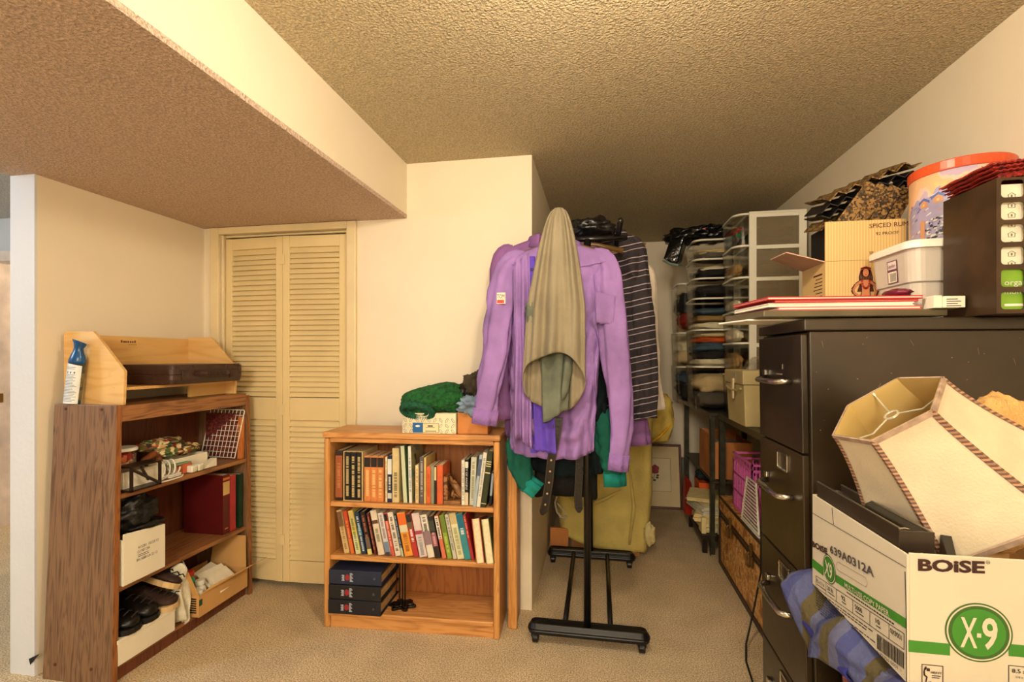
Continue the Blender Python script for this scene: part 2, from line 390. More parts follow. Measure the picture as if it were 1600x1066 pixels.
# ---- air freshener can
ca = thing('aerosol_can', 'blue-capped aerosol air freshener can with white label on the shelving unit', 'aerosol can', (-2.195, 1.714, 1.136))
tl = Matrix.Translation((0,0,0))
A = .0285
def sh(z): return .00*z
cp = MB(Matrix.Rotation(-.03,4,'X') @ Matrix.Rotation(.07,4,'Y'))
cp.loft([[Vector((r*math.cos(2*PI*k/28)+z*.04, r*.8*math.sin(2*PI*k/28)-.012, z+(0 if z < .245 else -.009*math.cos(2*PI*k/28-.9)))) for k in range(28)] for r, z in ((.0325,.172),(.033,.185),(.028,.205),(.021,.222),(.018,.238),(.021,.250),(.027,.262),(.026,.266),(.020,.262))])
cp.out('spray_cap', M('cap_blue', (.08,.30,.50), .25, .25, 14), ca, 'blue flared spray cap', smooth=True, world=False)
bo = MB(Matrix.Rotation(-.03,4,'X') @ Matrix.Rotation(.07,4,'Y'))
bo.loft([[Vector((r*math.cos(2*PI*k/28)+z*.04, r*.8*math.sin(2*PI*k/28)-.012, z)) for k in range(28)] for r, z in ((.030,.001),(.032,.004),(.0325,.171))])
bo.out('can_body', patterned('can_art', [(.12,.12,.10),(.45,.42,.25),(.20,.25,.25),(.6,.55,.4)], 40, .35, 'noise', 0), ca, smooth=True, world=False)
lb = MB(Matrix.Rotation(-.03,4,'X') @ Matrix.Rotation(.07,4,'Y'))
def cyl(a, z, r=.033): return Vector((r*math.cos(a)+z*.04, r*.8*math.sin(a)-.012, z))
lb.grid(lambda u, v: cyl(PI*1.22+u*PI*.74, .003+v*(.172-.012*u), .0331), 20, 2)
lb.out('label', M('label_white', (.88,.90,.90), .4, .04, 20), ca, smooth=True, world=False)
ln = MB(Matrix.Rotation(-.03,4,'X') @ Matrix.Rotation(.07,4,'Y'))
for i in range(24):
    z = .155-i*.0062
    a0 = PI*1.32; a1 = a0+PI*(.36+.18*random.random())
    if i in (2,3,4): continue
    ln.grid(lambda u, v, a0=a0, a1=a1, z=z: cyl(a0+u*(a1-a0), z+v*.0018, .0334), 8, 1)
for a in (PI*1.40, PI*1.54, PI*1.68): ln.grid(lambda u, v, a=a: cyl(a+u*.16, .130+v*.008, .0334), 3, 1)
ln.out('label_print', M('print_blue', (.30,.38,.50), .6), ca, world=False)
# ---- dark tool case
tc_m = M('case_brown', (.25,.17,.14), .36, .15, 30, .15, 200)
kz = thing('tool_case', 'dark brown hard plastic carrying case lying on the maple organizer shelf', 'carrying case', (-2.07, 2.075, 1.2055))
def rr(x0, x1, y0, y1, r, n=5):
    p = []
    for cx, cy, a in ((x1-r,y1-r,0),(x0+r,y1-r,PI/2),(x0+r,y0+r,PI),(x1-r,y0+r,1.5*PI)):
        p += [(cx+r*math.cos(a+PI/2*i/n), cy+r*math.sin(a+PI/2*i/n)) for i in range(n+1)]
    return p
R8 = Matrix.Rotation(-.02,4,'Z')
def slab(z0, z1, ins, nm):
    m = MB(R8)
    P = rr(-.175+ins,.165-ins,-.165+ins,.275-ins,.022)
    P2 = rr(-.175+ins+.006,.165-ins-.006,-.165+ins+.006,.275-ins-.006,.018)
    a, b = (P2, P) if nm == 'case_base' else (P, P2)
    m.loft([[Vector((x,y,z0)) for x, y in a],[Vector((x,y,(z0+z1)/2)) for x, y in P],[Vector((x,y,z1)) for x, y in b]])
    m.out(nm, tc_m, kz, world=False, bevel=.002)
slab(.002,.047,0,'case_base'); slab(.048,.094,0,'case_lid')
for y in (-.085, .205):
    m = MB(R8).box(.162,.172,y-.03,y+.03,.020,.066).box(.170,.175,y-.018,y+.018,.028,.060)
    m.out('latch', tc_m, kz, world=False, bevel=.003)
m = MB(R8); m.tube([(.160,-.035,.05),(.186,-.03,.05),(.192,-.01,.05),(.192,.12,.05),(.186,.14,.05),(.160,.145,.05)], .011, 8)
for i in range(12): m.box(.192,.2045,.002+i*.0095,.007+i*.0095,.04,.06)
m.out('handle', tc_m, kz, world=False)
m = MB(R8)
for y in (-.13,-.04,.16,.25): m.box(.155,.1665,y-.008,y+.008,.062,.090)
m.out('lid_rib', tc_m, kz, world=False, bevel=.002)
# ---- items on the upper shelf (z .766)
tb = thing('lidded_tub', 'round clear tub with white lid and red contents on the shelving unit', 'tub', (-2.06, 1.80, .846))
MB().lathe([(.050,.002),(.053,.004),(.055,.078),(.053,.078),(.051,.006),(.048,.004)], 28).out('tub_body', clear, tb, 'clear plastic tub', smooth=True, world=False)
MB().lathe([(.060,.079),(.060,.088),(.056,.092),(.02,.0925)], 28).out('lid', white, tb, 'white lid', world=False)
MB().blob((0,0,.042), (.042,.042,.034), .35, 5, 14, 2).out('contents', patterned('red_bits', [(.70,.22,.12),(.85,.45,.25),(.92,.85,.7),(.6,.15,.1)], 60), tb, 'red contents', world=False, smooth=True)
bx = MB(); bx.box(-2.20,-1.975,1.735,1.93,.767,.845)
tag(base(bx.out('small_box', cardi, bevel=.002), (-2.09,1.83,.767)), 'white card box under the round red-filled tub', 'box')
kb = thing('bracket_shelf', 'small dark wooden frame with crossed braces at the near edge of the upper shelf', 'bracket', (-1.985, 1.76, .70))
dw = M('dark_wood', (.13,.075,.055), .4, .2, 10)
m = MB()
x0, x1 = -2.0, -1.925; y0, y1 = 1.722, 1.868; z0, z1 = .7665, .868
for x in (x0, x1-.006):
    m.box(x,x+.008,y0,y0+.012,z0,z1).box(x,x+.008,y1-.012,y1,z0,z1)
m.box(x0,x1+.002,y0,y1,z0,z0+.008)
m.box(x0,x1+.002,y0,y1,z1,z1+.006)
kb.location = ((x0+x1)/2, (y0+y1)/2, z0)
m.out('frame', dw, kb, bevel=.001)
m = MB(); m.tube([(x1-.002,y0+.006,z1-.004),(x1-.002,y1-.01,z0+.01)], .007, 6); m.tube([(x1-.002,y0+.05,z1-.004),(x1-.002,y0+.085,z0+.035)], .006, 6)
m.out('brace', dw, kb)
# white cord and clothes-pegs
m = MB()
pts = []
for i in range(61):
    t = i/60; a = t*2*PI*4
    pts.append((-1.995+.028*math.cos(a), 1.90+t*.11, .812+.038*math.sin(a)))
m.tube(pts, .0035, 6)
m.tube([(-1.96,2.02,.772),(-1.94,1.99,.770),(-1.935,1.92,.770),(-1.94,1.87,.7705),(-1.96,1.86,.771),(-1.99,1.90,.771)], .0035, 6)
tag(base(m.out('coiled_cord', white), (-1.99,1.95,.767)), 'coiled white cord with a loop over the edge of the upper shelf', 'cord')
for i, (x, y, a) in enumerate(((-1.975,1.905,.3),(-1.985,1.945,-.2),(-1.962,1.975,.1))):
    m = MB(Matrix.Translation((x,y,.775+.002*i)) @ Matrix.Rotation(a,4,'Z'))
    m.box(-.006,.006,-.035,.035,-.007,-.001).box(-.006,.006,-.035,.035,.001,.007)
    o = base(m.out('clothes_peg', white, bevel=.001), (x,y,.767))
    tag(o, ['white clothes peg nearest the dark crossed frame on the upper shelf','white clothes peg between two others behind the coiled cord','white clothes peg farthest from the dark crossed frame'][i], 'clothes peg')
# white long box with floral bundle
m = MB(); m.box(-2.13,-2.02,2.02,2.235,.767,.772).box(-2.13,-2.126,2.02,2.235,.772,.838).box(-2.024,-2.02,2.02,2.235,.772,.838).box(-2.126,-2.024,2.02,2.024,.772,.838).box(-2.126,-2.024,2.231,2.235,.772,.838)
tag(base(m.out('open_box', cardi, bevel=.001), (-2.075,2.13,.767)), 'long white open box under the floral fabric bundle', 'box')
fl = patterned('floral_fabric', [(.62,.16,.12),(.80,.68,.45),(.28,.40,.20),(.88,.80,.60),(.48,.42,.22),(.25,.2,.15),(.7,.3,.2)], 55, .8)
fb = thing('fabric_bundle', 'folded floral fabric bundle in red green and cream on the white box', 'fabric', (-2.10, 2.12, .84))
MB().blob((-2.10,2.12,.868), (.062,.125,.028), .35, 3, 20, 4).out('folded_layer', fl, fb, smooth=True)
MB().blob((-2.13,2.06,.905), (.065,.11,.026), .35, 3, 20, 9).out('folded_layer', fl, fb, smooth=True)
m = MB(); m.tube([(-2.07,1.925,.80),(-2.09,1.94,.852),(-2.09,1.985,.872),(-2.09,2.01,.855),(-2.08,2.015,.82)], [.012,.016,.018,.016,.012], 10)
tag(base(m.out('leather_strap', M('tan_leather', (.50,.27,.12), .5)), (-2.08,1.97,.80)), 'curved brown leather piece before the floral bundle', 'leather piece')
m = MB(); m.box(-2.055,-1.985,2.045,2.10,.767,.812)
o = m.out('small_carton', M('orange_card', (.82,.42,.26), .7), bevel=.002); tag(base(o, (-2.02,2.07,.767)), 'small orange carton in front of the white open box', 'carton')
m = MB(Matrix.Rotation(.0,4,'X')); m.box(-2.05,-1.99,1.99,2.10,.8135,.819)
o = m.out('booklet', M('mint_card', (.55,.68,.55), .6)); tag(base(o, (-2.02,2.04,.8135)), 'thin mint green booklet lying over the orange carton', 'booklet')
for i, (y, lb_) in enumerate(((2.085,'white plug adapter nearest the coiled cord'),(2.125,'white plug adapter beside the wire grid side of the shelf'))):
    ad = thing('plug_adapter', lb_, 'adapter', (-1.975, y, .767))
    MB().box(-.018,.018,-.016,.016,0,.034).out('housing', white, ad, bevel=.005, world=False)
    MB().lathe([(.012,0),(.012,.004),(.008,.0045)], 16, mx=Matrix.Translation((.018,0,.017)) @ Matrix.Rotation(PI/2,4,'Y')).out('socket_face', M('cream_plastic', (.85,.83,.70), .4), ad, world=False)
m = MB().add([(-2.01,2.16,.767),(-1.965,2.15,.767),(-1.965,2.235,.767),(-2.01,2.24,.767),(-2.01,2.16,.772),(-1.965,2.15,.772),(-1.965,2.235,.81),(-2.01,2.24,.805)], [(0,3,2,1),(4,5,6,7),(0,1,5,4),(1,2,6,5),(2,3,7,6),(3,0,4,7)])
o = m.out('card_wedge', cardi, bevel=.002); tag(base(o, (-1.99,2.2,.767)), 'white folded card wedge on the shelf before the open box', 'card')
# wire grid and dark picture board
gp = thing('wire_grid', 'white wire grid panel leaning at the far end of the upper shelf', 'wire grid', (-2.08, 2.40, .767))
P0 = Vector((-2.22,2.408,.775)); P1 = Vector((-1.985,2.385,.775)); up = Vector((0.035,.035,.262))
def gq(u, v): return P0+(P1-P0)*u+up*v
m = MB(); m.tube([gq(0,0),gq(1,0),gq(1,.97),gq(.98,1),gq(0,1),gq(0,0)], .0032, 6); m.out('border_wire', white, gp)
m = MB()
for i in range(1, 9): m.tube([gq(i/9,0),gq(i/9,1)], .0018, 5, cap=False)
m.out('upright_wire', white, gp)
m = MB()
for i in range(1, 9): m.tube([gq(0,i/9),gq(1,i/9)], .0018, 5, cap=False)
m.out('cross_wire', white, gp)
m = MB(); Q0 = Vector((-2.20,2.413,.767)); Q1 = Vector((-1.985,2.408,.767)); m.hexa([Q0,Q1,Q1+Vector((0,.006,0)),Q0+Vector((0,.006,0))],[Q0+Vector((0,.012,.25)),Q1+Vector((0,.012,.25)),Q1+Vector((0,.017,.25)),Q0+Vector((0,.017,.25))])
o = m.out('textured_board', patterned('maroon_tex', [(.36,.12,.10),(.48,.19,.15),(.30,.09,.08)], 90, .7, 'vor')); tag(base(o, (-2.09,2.41,.767)), 'dark maroon textured board standing behind the white wire grid', 'board')
m = MB(); m.hexa([(-1.984,2.404,.767),(-1.960,2.404,.767),(-1.960,2.426,.767),(-1.984,2.426,.767)],[(-1.985,2.412,1.00),(-1.960,2.412,1.00),(-1.960,2.432,1.00),(-1.985,2.432,1.00)])
o = m.out('wood_block', wood('orange_wood', (.80,.48,.24), (.68,.36,.16), 2, 8)); tag(base(o, (-1.97,2.415,.767)), 'upright orange wood strip beside the white wire grid', 'wood strip')
# ---- middle shelf (z .384)
bl = M('black_cloth', (.06,.055,.05), .45, .3, 8, .4, 40)
m = MB(); m.box(-2.19,-1.935,1.700,1.898,.384,.389).box(-2.19,-2.186,1.700,1.898,.389,.57).box(-2.186,-1.939,1.894,1.898,.389,.578).box(-2.186,-1.939,1.700,1.704,.389,.575)
m.add([(-1.939,1.700,.389),(-1.935,1.700,.389),(-1.935,1.898,.389),(-1.939,1.898,.389),(-1.939,1.700,.600),(-1.935,1.700,.600),(-1.935,1.898,.578),(-1.939,1.898,.578)], [(0,3,2,1),(4,5,6,7),(0,1,5,4),(1,2,6,5),(2,3,7,6),(3,0,4,7)])
wb = thing('white_box', 'white cardboard box with stamped date code on the middle shelf under the black cap', 'box', (-2.06,1.8,.384))
m.out('box_body', cardi, wb, bevel=.0015)
m = MB(); Y0 = 1.765
for i, (t, w_) in enumerate((('415281  05/23/12',.098),('CU MBT DIN',.058),('BN 5080 LA 22 12',.098))):
    z = .515-(0,.018,.052)[i]; m.text(t, (-1.9349,Y0-.003*i,z), (0,1,0), (0,0,1), .0115, w_)
for z in (.487,.480): m.box(-1.935,-1.9345,Y0,Y0+.05,z,z+.0022)
m.out('stamped_code', ink, wb)
bc_ = thing('cap', 'crumpled black cap sitting in the white date-stamped box', 'cap', (-2.02,1.80,.60))
MB().blob((-2.02,1.80,.66), (.080,.088,.085), .38, 2.6, 26, 5).out('crown', bl, bc_, smooth=True)
MB().blob((-1.975,1.83,.60), (.05,.075,.018), .3, 2.5, 16, 8).out('brim', bl, bc_, smooth=True)
# books: dark red set, red, crimson, black, green
def leather(n_, c): return M(n_, c, .45, .15, 14, .15, 90)
def hbook(nm, label, loc, th, hgt, dep, col, rz=0, lean=0, tilt=0, bands=None, title=None, pages=(.90,.84,.68), out='+x', group=None, rough=.45, back_to_front=False, cat='book'):
    """a standing book: spine faces local +x (out), thickness along local y"""
    o = thing(nm, label, cat, loc, rz, group)
    o.rotation_euler = (lean, tilt, rz)
    cm = col if not isinstance(col, tuple) else M('cover_%02d%02d%02d' % tuple(int(c*99) for c in col), col, rough, .08, 20)
    c = MB(); t = min(.003, th*.16)
    c.box(-dep,0,0,t,0,hgt).box(-dep,0,th-t,th,0,hgt)
    if back_to_front: c.box(-dep,-dep+t,t,th-t,0,hgt)
    else: c.box(-t,0,t,th-t,0,hgt)
    c.out('cover', cm, o, world=False, bevel=.0008)
    p = MB(); e = .0025 if th > .016 else .001
    if back_to_front: p.box(-dep+t,-.004,t,th-t,e,hgt-e)
    else: p.box(-dep+.004,-t,t,th-t,e,hgt-e)
    p.out('pages', M('page_%02d' % int(pages[2]*99), pages, .8, .06, 60), o, world=False)
    if bands:
        for (z0, z1, bc) in bands:
            MB().box(0,.0006,.0008,th-.0008,z0*hgt,z1*hgt).out('spine_label', M('band_%02d%02d%02d' % tuple(int(c*99) for c in bc), bc, .5, .05), o, world=False)
    if title:
        m = MB(); (z0, z1, tc_) = title; z = z0*hgt; q = th*.28
        rnd = random.Random(hash(nm+label) % 9999 if False else sum(map(ord, label)))
        while z < z1*hgt:
            hstep = rnd.uniform(.003,.0065)
            if rnd.random() > .18: m.box(0,.0011,q,th-q,z,z+hstep*.62)
            z += hstep
        if m.v: m.out('spine_print', M('print_%02d%02d%02d' % tuple(int(c*99) for c in tc_), tc_, .5, .02), o, world=False)
    return o
hbook('ledger_book', 'very tall dark maroon ledger book facing the cap on the middle shelf', (-1.972,2.285,.384), .048, .318, .24, (.34,.06,.07), bands=[(.66,.88,(.82,.68,.42)),(.91,.95,(.8,.45,.2))], title=(.08,.12,(.75,.5,.3)))
hbook('ledger_book', 'bright crimson ledger book between the maroon and black ledgers', (-1.968,2.336,.384), .038, .305, .24, (.66,.18,.20))
hbook('ledger_book', 'thin black ledger book between the crimson and green books', (-1.985,2.377,.384), .020, .300, .22, (.07,.06,.06))
hbook('ledger_book', 'dark green ledger book at the far end of the middle shelf', (-1.965,2.398,.384), .028, .298, .23, (.08,.20,.12))
# ---- bottom shelf (z .069)
sb = thing('shoe_box', 'long white shoe box on the bottom shelf with shoes on its lid', 'shoe box', (-2.06,1.80,.069))
MB().box(-2.24,-1.930,1.672,1.945,.070,.168).out('box_body', cardi, sb, bevel=.002)
MB().box(-2.242,-1.928,1.670,1.947,.160,.176).out('lid', cardi, sb, bevel=.002)
def shoe(label, x, y, z, rz, col, sole, L_=.27, hi=.085, open_=True, pitch=0, cat='shoe', nm='shoe', group=None):
    o = thing(nm, label, cat, (x,y,z), rz, group); o.rotation_euler = (0, pitch, rz)
    sec = [(-.5,.36,.0,1.0),(-.46,.62,.0,1.05),(-.36,.78,.0,1.05),(-.2,.80,.0,1.0),(-.05,.78,0,.86),(.1,.86,.0,.70),(.25,.98,.0,.58),(.38,.95,.0,.52),(.46,.72,.0,.44),(.5,.30,.0,.30)]
    rings = []
    for t, w_, _, h_ in sec:
        ring = []
        for k in range(20):
            a = 2*PI*k/20; cx = math.cos(a); cz = math.sin(a)
            zz = (.5+.5*cz)
            ring.append(Vector((t*L_, .048*w_*math.copysign(abs(cx)**.7, cx)*(1-.25*max(0,cz)), .022+zz*hi*h_)))
        rings.append(ring)
    MB().loft(rings).out('upper', col, o, world=False, smooth=True)
    rings = [[Vector((t*L_*1.03, .050*w_*math.cos(2*PI*k/20)*1.06, .0+(.024 if math.sin(2*PI*k/20) > 0 else 0))) for k in range(20)] for t, w_, _, h_ in sec]
    MB().loft(rings).out('sole', sole, o, world=False, smooth=False, bevel=.002)
    m = MB(); m.loft([[Vector((-.17*L_*2*.8+.055*math.cos(2*PI*k/20)-.01, .030*math.sin(2*PI*k/20), z_)) for k in range(20)] for z_ in (hi*.88+.022, hi*1.02+.024)], (True, True))
    m.out('collar', M('shoe_lining', (.12,.10,.09), .9), o, world=False)
    m = MB()
    for i in range(4):
        t = .02+i*.035; zz = .022+hi*(.86-.055*i); m.tube([(t,-.024,zz-.008),(t+.006,0,zz+.004),(t,.024,zz-.008)], .0028, 6)
    m.out('laces', M('lace_dark', (.16,.12,.10), .8), o, world=False)
    return o
bk_leather = M('black_leather', (.07,.06,.055), .35, .2, 10, .1, 50); bks = M('black_sole', (.05,.05,.05), .6)
shoe('black shoe nearest the shelving end panel on the white shoe box', -2.05, 1.728, .177, .15, bk_leather, bks, .26, .08, group='black shoes on the shoe box')
shoe('black shoe beside the brown boot on the white shoe box', -2.06, 1.822, .177, .10, bk_leather, bks, .27, .095, group='black shoes on the shoe box')
brl = M('brown_suede', (.22,.14,.11), .75, .2, 10, .2, 60); crs = M('cream_sole', (.82,.70,.50), .6)
shoe('brown moccasin shoe with cream sole on the end of the white shoe box', -2.045, 1.925, .177, .08, brl, crs, .25, .075)
o = shoe('brown shoe turned sole outward stacked on the moccasin', -2.05, 1.950, .275, -.1, brl, crs, .25, .06); o.rotation_euler = (-.5, .1, -.1)
cl = MB()
def drape(u, v):
    return (-1.99+.055*math.sin(u*3.1)+.035*v*math.sin(u*9), 1.978+u*.070+.010*math.sin(v*7+u*5), .335-v*.265+.02*math.sin(u*8))
cl.grid(drape, 14, 18)
tag(base(cl.out('white_bag', M('bag_white', (.88,.86,.76), .5, .1, 20, .5, 50), smooth=True, solid=.002), (-1.97,2.0,.07)), 'crumpled white plastic bag hanging between the shoes and the cardboard box', 'plastic bag')
cb = thing('cardboard_box', 'open brown cardboard box with bottles and papers on the bottom shelf', 'cardboard box', (-2.03,2.24,.069))
x0,x1,y0,y1,z0,z1 = -2.16,-1.905,2.055,2.385,.071,.175
m = MB().box(x0,x1,y0,y1,z0,z0+.004).box(x0,x0+.004,y0,y1,z0+.004,z1+.02).box(x1-.004,x1,y0,y1,z0+.004,z1).box(x0+.004,x1-.004,y0,y0+.004,z0+.004,z1).box(x0+.004,x1-.004,y1-.004,y1,z0+.004,z1)
m.out('box_body', card, cb)
m = MB().poly([(x1,y0,z1),(x1,y1,z1),(x1+.075,y1+.06,z1+.035),(x1+.012,y0+.06,z1+.02)], (0,0,.003)); m.out('flap', card, cb, 'flap folded outward over the carpet')
m = MB().poly([(x0+.02,y1,z1),(x1-.01,y1,z1),(x1-.03,y1+.022,z1+.165),(x0+.03,y1+.022,z1+.165)], (0,.003,0)); m.out('flap', card, cb, 'tall far flap standing up')
m = MB().poly([(x0+.02,y0,z1),(x1,y0,z1),(x1-.03,y0-.035,z1+.13),(x0+.05,y0-.035,z1+.13)], (0,.003,0)); m.out('flap', card, cb, 'near flap standing up')
m = MB().box(x1,x1+.0006,2.055,2.075,.125,.155); m.out('tape', M('green_tape', (.10,.30,.20), .4), cb, 'green tape')
m = MB()
for i in range(7): m.box(-1.99,-1.92,2.0535,2.0546,.09+i*.011,.096+i*.011)
m.out('printed_lines', ink, cb)
m = MB().box(-2.0,-1.945,2.034,2.036,.20,.25); m.out('barcode_label', paper, cb, 'white barcode label')
def bottle(label, x, y, z, r, h, col, cap, ch=.02, nm='bottle'):
    o = thing(nm, label, 'bottle', (x,y,z))
    MB().lathe([(r*.9,0),(r,.004),(r,h*.72),(r*.8,h*.82),(r*.62,h*.86),(r*.62,h)], 22).out('body', col, o, world=False, smooth=True)
    MB().lathe([(r*.78,h*.9),(r*.8,h*.91),(r*.8,h*.9+ch),(r*.7,h*.9+ch+.002)], 22).out('cap', cap, o, world=False)
    return o
bottle('white pill bottle with white cap in the open cardboard box', -1.965,2.125,.076,.028,.135,white,white)
bottle('clear bottle with red cap and green collar in the open cardboard box', -2.01,2.11,.076,.026,.185,M('green_ish', (.25,.62,.38), .3),M('red_cap', (.80,.25,.18), .35),.022)
bottle('small translucent bottle at the near corner of the open cardboard box', -1.93,2.085,.076,.020,.10,M('cream_bottle', (.88,.86,.72), .4),white)
for i, (x,y,z,a,l_) in enumerate(((-2.02,2.26,.19,.2,'white booklet standing tallest in the cardboard box'),(-1.985,2.25,.18,-.1,'printed leaflet leaning in the middle of the cardboard box'),(-1.95,2.26,.165,.1,'printed leaflet nearest the room in the cardboard box'))):
    m = MB(Matrix.Translation((x,y,z)) @ Matrix.Rotation(a,4,'Z') @ Matrix.Rotation(.5+.1*i,4,'Y')); m.box(-.055,.055,-.075,.075,-.003,.003)
    tag(base(m.out('leaflet', paper if i else cardi), (x,y,.08)), l_, 'leaflet')
# ================================================================ OAK BOOKCASE AND BOOKS
oak = wood('oak_v', (.82,.59,.33), (.68,.45,.22), 2, 9, .38, 12)
oakh = wood('oak_h', (.82,.59,.34), (.68,.45,.23), 0, 9, .38, 12)
oakb = wood('oak_back', (.62,.38,.18), (.50,.28,.12), 2, 6, .5, 8)
ang = math.atan2(.045, .875)
bc = thing('bookcase', 'low honey oak bookcase full of books beside the closet door', 'bookcase', (-1.335, 2.200, 0), ang)
Wd, Dp = .878, .255
for x in (0, Wd-.030):
    MB().box(x,x+.030,0,Dp,0,.935).out('side_panel', oak, bc, world=False, bevel=.009, seg=3)
MB().box(-.004,Wd+.004,-.006,Dp+.004,.937,.966).out('top_board', oakh, bc, world=False, bevel=.006, seg=3)
MB().box(.030,Wd-.030,.004,.022,.915,.9365).out('top_rail', oakh, bc, world=False, bevel=.003)
for z in (.620, .357): MB().box(.0305,Wd-.0305,.008,Dp-.01,z-.024,z).out('shelf', oakh, bc, world=False, bevel=.004)
MB().box(.0305,Wd-.0305,-.002,Dp-.01,.060,.084).out('bottom_shelf', oakh, bc, world=False, bevel=.006)
MB().box(.0305,Wd-.0305,.012,.030,.0,.059).out('kick_board', oakh, bc, world=False, bevel=.002)
MB().box(.028,Wd-.028,Dp-.008,Dp-.002,.05,.935).out('back_panel', oakb, bc, world=False)
# oak board behind
pn = thing('oak_panel', 'upright oak end panel standing behind the right side of the bookcase', 'wood panel', (-.415, 2.36, 0))
MB().box(-.437,-.392,2.345,2.372,0,.83).out('front_stile', oak, pn, bevel=.007, seg=3)
MB().box(-.430,-.402,2.373,2.515,.0,.825).out('board', wood('oak_dark', (.70,.43,.20), (.55,.30,.12), 2, 9, .4, 12), pn, bevel=.002)
# books stand in the bookcase: world transform of the bookcase frame
BM = wm(bc)
def bbook(x, th, hgt, lean, z, dep, col, label, yl=.03, lnm='book', **k):
    p = BM @ Vector((x-th/2/math.cos(math.radians(lean)), yl, z))
    # local +x (spine side) must face bookcase -y ; local +y (thickness) along bookcase +x
    o = hbook(lnm, label, p, th, hgt, dep, col, **k)
    lean_r = math.radians(lean)
    R = Matrix.Rotation(ang,4,'Z') @ Matrix.Rotation(lean_r,4,'Y') @ Matrix.Rotation(k.get('rz2',0),4,'Z') @ Matrix.Rotation(-PI/2,4,'Z')
    lift = th*math.sin(abs(lean_r)) if lean > 0 else 0
    o.rotation_euler = R.to_euler(); o.location = p+Vector((0,0,lift+.0008))
    return o
T_ = 'on the top shelf of the oak bookcase'
cr=(.90,.85,.70); wh=(.90,.88,.82); dk=(.12,.09,.07); og_=(.80,.42,.20); nv=(.14,.17,.30)
Z1 = .6205
bbook(.065,.038,.248,0,Z1,.17,(.20,.12,.09),'dark book with orange-brown spine, first on the left of the top shelf', bands=[(.06,.90,(.62,.34,.20))], title=(.25,.75,(.75,.5,.3)))
# slipcase with three black volumes
scs = thing('slipcase', 'cream slipcase holding three black volumes '+T_, 'slipcase', BM @ Vector((.138,.03,Z1)), ang)
m = MB(); m.box(-.050,-.046,.0,.19,0,.246).box(.046,.050,.0,.19,0,.246).box(-.046,.046,0,.19,.0,.003).box(-.046,.046,0,.19,.243,.246).box(-.046,.046,.186,.19,.003,.243)
m.out('case', M('slip_cream', (.86,.76,.55), .6), scs, world=False)
for i in range(3):
    bbook(.108+.030*i,.028,.236,0,Z1+.0035,.15,(.10,.085,.07),['left','middle','right'][i]+' black volume inside the cream slipcase', yl=.033, title=(.06,.92,(.85,.75,.5)), group='black volumes in the slipcase')
for i in range(3):
    bbook(.2135+.0333*i,.0325,.224,0,Z1,.16,(.84,.52,.28),['left','middle','right'][i]+' orange volume with black top band beside the slipcase', bands=[(.76,.97,(.12,.10,.09))], title=(.1,.7,(.92,.78,.5)), group='orange boxed volumes')
bbook(.310,.010,.222,0,Z1,.16,cr,'thin cream book right of the orange volumes', title=(.1,.9,(.7,.6,.4)))
bbook(.3275,.022,.229,0,Z1,.15,nv,'navy blue book with white upper lettering beside the orange volumes', bands=[(.60,.93,(.88,.88,.84)),(.08,.2,(.8,.8,.75))], title=(.25,.55,(.88,.88,.8)))
bbook(.358,.034,.266,0,Z1,.17,(.84,.76,.55),'tall pale cream book beside the navy book '+T_, title=(.1,.55,(.45,.40,.25)))
bbook(.408,.020,.278,-3.3,Z1,.20,(.36,.50,.32),'tall green picture book with pale spine leaning left on the top shelf', bands=[(.0,1,(.80,.82,.68))])
o = bbook(.434,.016,.278,-1.2,Z1,.20,(.42,.45,.36),'tall picture book with white spine and painted cover', bands=[(0,1,(.90,.90,.84))], title=(.2,.8,(.5,.55,.6)))
for c in o.children:
    if c.name.startswith('cover'): c.data.materials[0] = patterned('painted_cover', [(.20,.20,.16),(.45,.52,.45),(.62,.60,.42),(.35,.28,.20),(.55,.62,.6)], 10, .5, 'noise', 0)
bbook(.466,.016,.186,0,Z1,.14,(.90,.80,.60),'short thin cream book below the painted cover', title=(.1,.9,(.7,.6,.4)))
bbook(.490,.021,.227,0,Z1,.15,(.38,.34,.34),'grey-brown book with silver lettering '+T_, title=(.08,.9,(.72,.70,.68)))
bbook(.5065,.010,.224,0,Z1,.16,(.84,.72,.42),'tan book behind the grey-brown spine '+T_)
bbook(.524,.020,.181,0,Z1,.14,(.86,.40,.20),'left one of two short orange books '+T_, title=(.2,.8,(.75,.3,.12)))
bbook(.5435,.016,.185,0,Z1,.14,(.56,.55,.46),'short grey-green book between the orange books')
bbook(.558,.011,.185,0,Z1,.14,(.14,.13,.12),'short black book with cream top between the orange books', bands=[(.62,.97,(.88,.80,.58))])
bbook(.5805,.029,.189,0,Z1,.14,(.84,.38,.20),'right one of two short orange books beside the carved bookend')
# carved bookend
be = thing('bookend', 'carved brown wooden bookend with curling figure '+T_, 'bookend', BM @ Vector((.638,.07,Z1)), ang)
cw = M('carved_wood', (.55,.38,.22), .5, .3, 20, .4, 60)
MB().box(-.040,.044,-.04,.04,0,.018).out('base', cw, be, world=False, bevel=.003)
MB().box(-.040,-.020,-.04,.04,.018,.135).out('upright', patterned('carving', [(.45,.25,.14),(.62,.42,.24),(.30,.16,.09)], 90, .6), be, world=False, bevel=.004)
m = MB(); m.tube([(-.015,0,.128),(-.005,0,.100),(.010,-.005,.085),(.028,-.008,.062),(.036,0,.035),(.030,0,.022)], [.005,.010,.016,.018,.013,.008], 10)
m.tube([(-.01,-.01,.095),(.008,-.015,.108),(.020,-.015,.100)], [.006,.009,.006], 8); m.tube([(0,.005,.06),(-.005,0,.035),(.010,0,.022)], [.008,.010,.009], 8); m.tube([(.03,-.01,.03),(.012,-.018,.045),(.004,-.015,.02)], [.006,.007,.006], 8)
m.out('carved_figure', cw, be, world=False, smooth=True)
